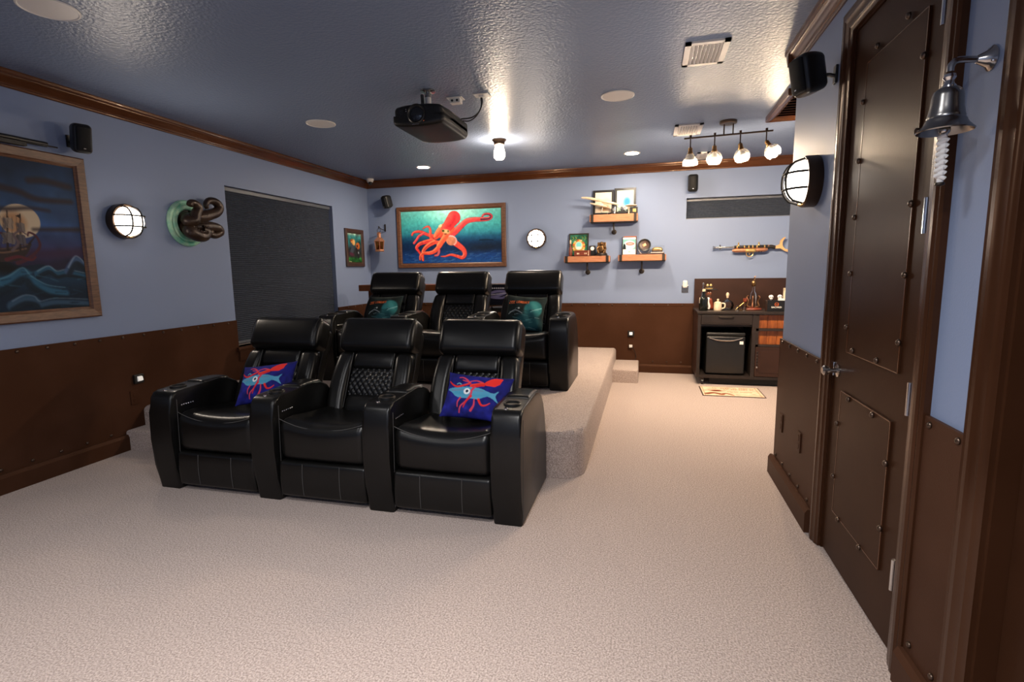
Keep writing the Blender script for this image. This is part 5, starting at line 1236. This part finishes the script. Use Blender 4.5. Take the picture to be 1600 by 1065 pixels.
MB().box(CX0 + 0.001, CX1 - 0.001, CY0, CY1, 0.085, 0.118).out('bottom_panel', 'cabinet_dark', t, smooth=False)
MB().box(CX0 + 0.036, 1.205, CY0 + 0.01, CY1 - 0.02, 0.710, 0.728).out('rail', 'cabinet_dark', t, smooth=False)
dr = MB().box(CX0 + 0.040, 1.202, CY0 - 0.006, CY0 + 0.02, 0.732, 0.850, bev=0.004).out('drawer', 'cabinet_dark', t, smooth=False)
MB().box(CX0 + 0.06, 1.182, CY0 - 0.009, CY0 - 0.005, 0.748, 0.836, bev=0.002).out('drawer_panel', 'cabinet_dark', dr, smooth=False)
MB().tube(spline([(0.83, CY0 - 0.006, 0.825), (0.85, CY0 - 0.024, 0.825), (0.98, CY0 - 0.024, 0.825), (1.0, CY0 - 0.006, 0.825)], 4), 0.005, 8).out('drawer_pull', 'iron', dr)
# amber cubbies and the lower door
for (za, zb) in ((0.50, 0.665), (0.69, 0.85)):
    MB().box(1.27, CX1 - 0.05, CY0 + 0.05, CY0 + 0.062, za, zb).out('cubby_back', 'amber_wood', t, smooth=False)
    for k in range(4): MB().box(1.272 + 0.105 * k, 1.372 + 0.105 * k, CY0 + 0.042, CY0 + 0.051, za + 0.002, zb - 0.002, bev=0.002).out('plank', 'amber_wood', t, smooth=False)
MB().box(1.245, 1.275, CY0, CY0 + 0.06, 0.478, 0.856).box(1.245, CX1 - 0.03, CY0, CY0 + 0.06, 0.478, 0.502).box(1.245, CX1 - 0.03, CY0, CY0 + 0.06, 0.663, 0.692).box(CX1 - 0.055, CX1 - 0.03, CY0, CY0 + 0.06, 0.478, 0.856).box(1.245, CX1 - 0.03, CY0, CY0 + 0.06, 0.848, 0.857).out('cubby_frame', 'cabinet_dark', t, smooth=False)
dd = MB().box(1.250, CX1 - 0.03, CY0 - 0.006, CY0 + 0.016, 0.122, 0.474, bev=0.004).out('cabinet_door', 'cabinet_brown', t, smooth=False)
MB().box(1.30, CX1 - 0.08, CY0 - 0.010, CY0 - 0.005, 0.165, 0.43, bev=0.003).out('door_panel', 'cabinet_brown', dd, smooth=False)
MB().lathe([(0.008, 0), (0.006, 0.012), (0.011, 0.022), (0.005, 0.028)], M=T(1.268, CY0 - 0.006, 0.235) @ RX(PI / 2), seg=12).out('door_knob', 'nickel', dd)
for k in range(5): MB().sphere((1.272, CY0 - 0.008, 0.27 + 0.035 * k), (0.010, 0.006, 0.014), 8, 6).out('carving', 'cabinet_dark', dd)
MB().box(CX0 + 0.16, CX1 - 0.02, CY0 + 0.05, CY0 + 0.07, 0.012, 0.084).out('plinth', 'black_satin', t, smooth=False)
for (x, y) in ((CX0 + 0.075, CY0 + 0.03), (CX0 + 0.075, CY1 - 0.06), (CX1 - 0.075, CY0 + 0.03), (CX1 - 0.075, CY1 - 0.06)):
    ca = MB().cyl((x - 0.013, y, 0.032), (x + 0.013, y, 0.032), 0.032, seg=20).out('caster', 'black_plastic', t)
    MB().box(x - 0.02, x + 0.02, y - 0.012, y + 0.016, 0.045, 0.085).out('caster_fork', 'iron', ca, smooth=False)

t = thing('mini_fridge', 'black mini fridge inside the bar cabinet', 'fridge', (0.928, 6.86, 0.118))
MB().box(-0.218, 0.218, -0.20, 0.26, 0.012, 0.512, bev=0.010).out('fridge_body', 'black_plastic', t, smooth=False)
dr = MB().rbox((0, -0.232, 0.240), (0.440, 0.055, 0.455), 0.016, fn=lambda x, y, z: (x, y - 0.012 * (1 - (x / 0.22) ** 2) * (1 if y < 0 else 0), z)).out('fridge_door', 'black_plastic', t)
MB().rbox((0, -0.225, 0.492), (0.440, 0.06, 0.040), 0.014).out('top_fascia', 'black_plastic', t)
MB().tube(spline([(-0.185, -0.268, 0.452), (-0.10, -0.278, 0.425), (0, -0.281, 0.418), (0.10, -0.278, 0.425), (0.185, -0.268, 0.452)], 5), 0.007, 8).out('handle', 'nickel', dr)
MB().box(0.155, 0.195, -0.270, -0.2575, 0.375, 0.412).out('sticker', 'white_paint', dr, smooth=False)
for x in (-0.19, 0.19):
    for y in (-0.17, 0.22): MB().cyl((x, y, 0), (x, y, 0.013), 0.014, seg=10).out('foot', 'black_plastic', t)

# mat in front of the cabinet
t = thing('welcome_mat', 'beige printed mat with a dark border before the bar cabinet', 'mat', (0.95, 6.205, 0.0))
MB().box(-0.325, 0.325, -0.235, 0.235, 0.0, 0.006, bev=0.002).out('mat_border', 'mat_edge', t, smooth=False)
c = Canvas(0.63 / 0.45, 100, (216, 184, 156)); c.speckle(0.05, 10)
for (a, b_) in (((0.05, 0.0), (0.05, 1.0)), ((1.33, 0.0), (1.33, 1.0))): c.stroke([a, b_], 0.006, 0.006, (166, 112, 78))
for (y, ws, h) in ((0.13, ((0.30, 0.12), (0.50, 0.22), (0.80, 0.10), (0.94, 0.22), (1.20, 0.11)), 0.075), (0.27, ((0.56, 0.13), (0.74, 0.14), (0.92, 0.22), (1.18, 0.10)), 0.055), (0.52, ((0.62, 0.12), (0.78, 0.10), (0.92, 0.28)), 0.045)):
    for (x, w) in ws:
        n = max(2, int(w / 0.045))
        for k in range(n):
            xx = x + w * k / n; c.stroke([(xx, y), (xx + 0.01, y + h)], 0.007, 0.007, (132, 80, 52)); c.stroke([(xx, y + h * 0.5 * (k % 3)), (xx + w / n * 0.75, y + h * 0.5 * ((k + 1) % 3))], 0.007, 0.007, (132, 80, 52))
c.ell((0.36, 0.46), 0.13, 0.09, 0, (110, 52, 26)); c.stroke([(0.18, 0.42), (0.36, 0.50), (0.56, 0.46)], 0.02, 0.02, (120, 62, 34)); c.stroke([(0.10, 0.82), (0.28, 0.72), (0.45, 0.86)], 0.07, 0.06, (120, 60, 30)); c.stroke([(0.45, 0.84), (0.56, 0.74), (0.70, 0.90)], 0.05, 0.03, (128, 68, 38))
me = c.flat_mesh('mat_print', 0.63, 0.45); o = link('mat_print', me, 'print_cloth', t, loc=(0, 0, 0.0068), smooth=False); o.rotation_euler = (-PI / 2, 0, 0)

# ------------------------------------------------------------------ things on the bar cabinet
ZC = CT
t = thing('dark_bottle', 'dark round shouldered bottle at the side of the cabinet top', 'bottle', (0.672, 6.70, ZC))
MB().lathe([(0.048, 0), (0.052, 0.008), (0.052, 0.135), (0.045, 0.155), (0.020, 0.175), (0.016, 0.20), (0.018, 0.235)], seg=24).out('bottle_body', 'green_bottle', t)
MB().lathe([(0.019, 0.232), (0.019, 0.26), (0.004, 0.262)], seg=14).out('bottle_cap', 'bone', t)
MB().tube([(-0.045, -0.02, 0.09), (-0.046, -0.02, 0.16)], 0.004, 6).out('bottle_ring', 'bone', t)
t = thing('pirate_figure', 'pirate figure in a wide black hat on the cabinet top', 'figurine', (0.748, 6.86, ZC))
MB().rbox((0, 0, 0.075), (0.105, 0.075, 0.15), 0.03, fn=lambda x, y, z: (x * (1 - 0.35 * z / 0.075), y, z)).out('coat', 'red_wood', t)
MB().tube(spline([(-0.005, -0.03, 0.15), (-0.012, -0.045, 0.10), (0.005, -0.045, 0.05), (0.0, -0.042, 0.01)], 4), 0.013, 8).out('scarf', 'white_paint', t)
MB().sphere((0, -0.008, 0.208), (0.034, 0.036, 0.046), 16, 12).sphere((0.0, -0.045, 0.203), (0.007, 0.010, 0.012), 8, 6).out('face', 'skin_brown', t)
MB().rbox((0, -0.026, 0.168), (0.036, 0.03, 0.05), 0.013).out('beard', 'frame_dark', t)
for s in (-1, 1): MB().sphere((s * 0.013, -0.040, 0.215), (0.006, 0.004, 0.004), 8, 6).out('eye', 'white_paint', t)
MB().lathe([(0.105, 0.244), (0.108, 0.249), (0.060, 0.254), (0.040, 0.254), (0.036, 0.285), (0.020, 0.296), (0.004, 0.297)], M=Matrix.Diagonal((1.0, 0.7, 1, 1)), seg=28).out('hat', 'black_cloth', t)
MB().lathe([(0.041, 0.254), (0.042, 0.270), (0.039, 0.270)], M=Matrix.Diagonal((1.0, 0.72, 1, 1)), seg=24, caps=False).out('hat_band', 'brass', t)
for x in (-0.02, 0.018): MB().sphere((x, -0.012, 0.298), (0.016, 0.014, 0.020), 10, 8).out('hat_ornament', 'brass', t)
MB().tube([(-0.085, -0.01, 0.03), (-0.080, -0.01, 0.18), (-0.070, -0.01, 0.30)], 0.005, 8).sphere((-0.069, -0.01, 0.315), (0.011, 0.011, 0.02), 10, 8).out('staff', 'nickel', t)
MB().tube(spline([(-0.035, 0, 0.13), (-0.07, -0.01, 0.11), (-0.082, -0.012, 0.15)], 4), 0.014, 8).out('figure_arm', 'red_wood', t)
t = thing('skull_mug', 'cream bone coloured mug with a handle on the cabinet top', 'mug', (0.838, 6.72, ZC))
MB().lathe([(0.044, 0), (0.048, 0.008), (0.046, 0.05), (0.044, 0.095), (0.040, 0.097), (0.039, 0.02), (0.002, 0.016)], seg=24, caps=False).out('cup', 'bone', t)
MB().tube(spline([(0.043, 0, 0.088), (0.078, 0, 0.082), (0.078, 0, 0.038), (0.045, 0, 0.022)], 4), 0.008, 8).out('handle', 'bone', t)
MB().lathe([(0.041, 0.097), (0.030, 0.104), (0.012, 0.110), (0.010, 0.125), (0.014, 0.135), (0.004, 0.142)], seg=20).out('lid', 'bone', t)
t = thing('glass_decanter', 'clear round glass decanter on the cabinet top', 'decanter', (0.965, 6.86, ZC))
MB().lathe([(0.045, 0), (0.066, 0.012), (0.076, 0.05), (0.066, 0.09), (0.035, 0.115), (0.016, 0.128), (0.016, 0.150)], seg=28, caps=False).out('decanter_body', 'clear_glass', t)
MB().lathe([(0.044, 0.003), (0.062, 0.014), (0.070, 0.045), (0.004, 0.046)], seg=24).out('liquor', 'clear_glass', t)
MB().lathe([(0.012, 0.145), (0.013, 0.160), (0.020, 0.185), (0.014, 0.205), (0.004, 0.212)], seg=16).out('stopper', 'bone', t)
for (x, y, lb) in ((1.050, 6.675, 'small shot glass beside the clear decanter'), (1.125, 6.655, 'small shot glass beside the brown pipe')):
    t = thing('shot_glass', lb, 'glass', (x, y, ZC))
    MB().lathe([(0.017, 0), (0.018, 0.012), (0.023, 0.06), (0.021, 0.06), (0.016, 0.014), (0.002, 0.012)], seg=16, caps=False).out('glass_body', 'clear_glass', t)
    MB().lathe([(0.0165, 0.0005), (0.0165, 0.010), (0.002, 0.0105)], seg=14).out('glass_base', 'white_paint', t)
t = thing('smoking_pipe', 'brown wooden pipe leaning on a cradle on the cabinet top', 'pipe', (1.115, 6.745, ZC))
MB().tube(spline([(-0.075, 0, 0.012), (-0.02, 0, 0.06), (0.03, 0, 0.105)], 5), [0.005] * 11, 8).out('pipe_stem', 'brass', t)
MB().lathe([(0.012, 0), (0.022, 0.012), (0.024, 0.05), (0.018, 0.052), (0.015, 0.015), (0.002, 0.012)], M=T(0.032, 0, 0.095), seg=16, caps=False).out('pipe_bowl', 'red_wood', t)
MB().box(-0.03, 0.06, -0.02, 0.02, 0, 0.012, bev=0.003).cyl((0.03, 0, 0.01), (0.03, 0, 0.095), 0.006, seg=8).out('cradle', 'bronze', t, smooth=False)
t = thing('ornate_bottle', 'tall glass bottle with brass octopus arms on a wooden base', 'bottle', (1.258, 6.88, ZC))
MB().lathe([(0.10, 0), (0.105, 0.008), (0.095, 0.022), (0.05, 0.028)], seg=28).out('wood_base', 'red_wood', t)
MB().lathe([(0.030, 0.028), (0.038, 0.05), (0.040, 0.16), (0.034, 0.20), (0.018, 0.225), (0.016, 0.275), (0.020, 0.285)], seg=24, caps=False).out('bottle_glass', 'clear_glass', t)
MB().lathe([(0.015, 0.284), (0.026, 0.298), (0.030, 0.320), (0.024, 0.345), (0.008, 0.360)], seg=18).tube(spline([(0.0, 0, 0.355), (0.012, 0, 0.378), (0.004, 0, 0.392), (0.020, 0, 0.405)], 4), 0.006, 8).out('stopper', 'bronze', t)
for k in range(6):
    a = 2 * PI * k / 6 + 0.3; ca, sa = math.cos(a), math.sin(a)
    MB().tube(spline([(0.035 * ca, 0.035 * sa, 0.03), (0.075 * ca, 0.075 * sa, 0.045), (0.060 * ca, 0.060 * sa, 0.10), (0.085 * ca, 0.085 * sa, 0.15), (0.066 * ca, 0.066 * sa, 0.17)], 4), [0.010 - 0.0004 * i for i in range(17)], 8).out('octopus_arm', ['copper', 'bronze'][k % 2], t)
t = thing('bar_caddy', 'black bar caddy with a red emblem and white lettering', 'caddy', (1.462, 6.66, ZC))
MB().prism([(-0.055, 0), (0.055, 0), (0.065, 0.125), (-0.065, 0.125)], -0.098, 0.098, bev=0.006).out('caddy_body', 'black_plastic', t, smooth=False)
MB().box(-0.10, 0.10, -0.068, -0.062, 0.118, 0.130).box(-0.10, 0.10, 0.062, 0.068, 0.118, 0.130).out('caddy_rim', 'black_plastic', t, smooth=False)
FM = T(0, -0.0625, 0.085) @ RX(math.radians(85.4))
MB().tube([(0.020 * math.cos(a), 0.020 * math.sin(a), 0.001) for a in np.linspace(0, 2 * PI, 24, endpoint=False)], 0.0025, 6, closed=True, M=FM).out('emblem_ring', 'red_logo', t)
MB().tube([(-0.013, 0.004, 0.001), (-0.005, -0.004, 0.001), (0, 0.003, 0.001), (0.005, -0.004, 0.001), (0.013, 0.004, 0.001)], 0.003, 6, M=FM).out('emblem_bat', 'red_logo', t)
me = text_mesh('BACARDI', 0.026, 0.0008); o = link('lettering', me, 'white_paint', t, smooth=False); o.matrix_local = T(0, -0.0600, 0.050) @ RX(math.radians(85.4)) @ T(0, 0, 0.0015)
for (x, y, z, lb) in ((-0.05, 0.0, 0.155, 'a'), (0.045, 0.01, 0.158, 'b')):
    s_ = MB().sphere((x, y, z + 0.012), (0.026, 0.024, 0.024), 14, 10).rbox((x, y - 0.004, z - 0.008), (0.028, 0.03, 0.018), 0.007).cyl((x, y, 0.08), (x, y, z), 0.004, seg=8).out('skull_stirrer', 'white_paint', t)
    for s in (-1, 1): MB().sphere((x + s * 0.010, y - 0.022, z + 0.012), 0.006, 8, 6).out('eye_socket', 'black_plastic', s_)
MB().box(0.030, 0.090, -0.02, 0.03, 0.10, 0.150).out('napkins', 'white_paint', t, smooth=False)
t = thing('standing_card', 'cream card box standing at the wall end of the cabinet', 'box', (1.62, 6.86, ZC))
MB().box(-0.03, 0.05, -0.03, 0.03, 0, 0.235, bev=0.002).out('box_body', 'cream_card', t, smooth=False)
MB().box(-0.031, 0.051, -0.031, 0.031, 0.235, 0.262, bev=0.002).out('lid', 'bone', t, smooth=False)
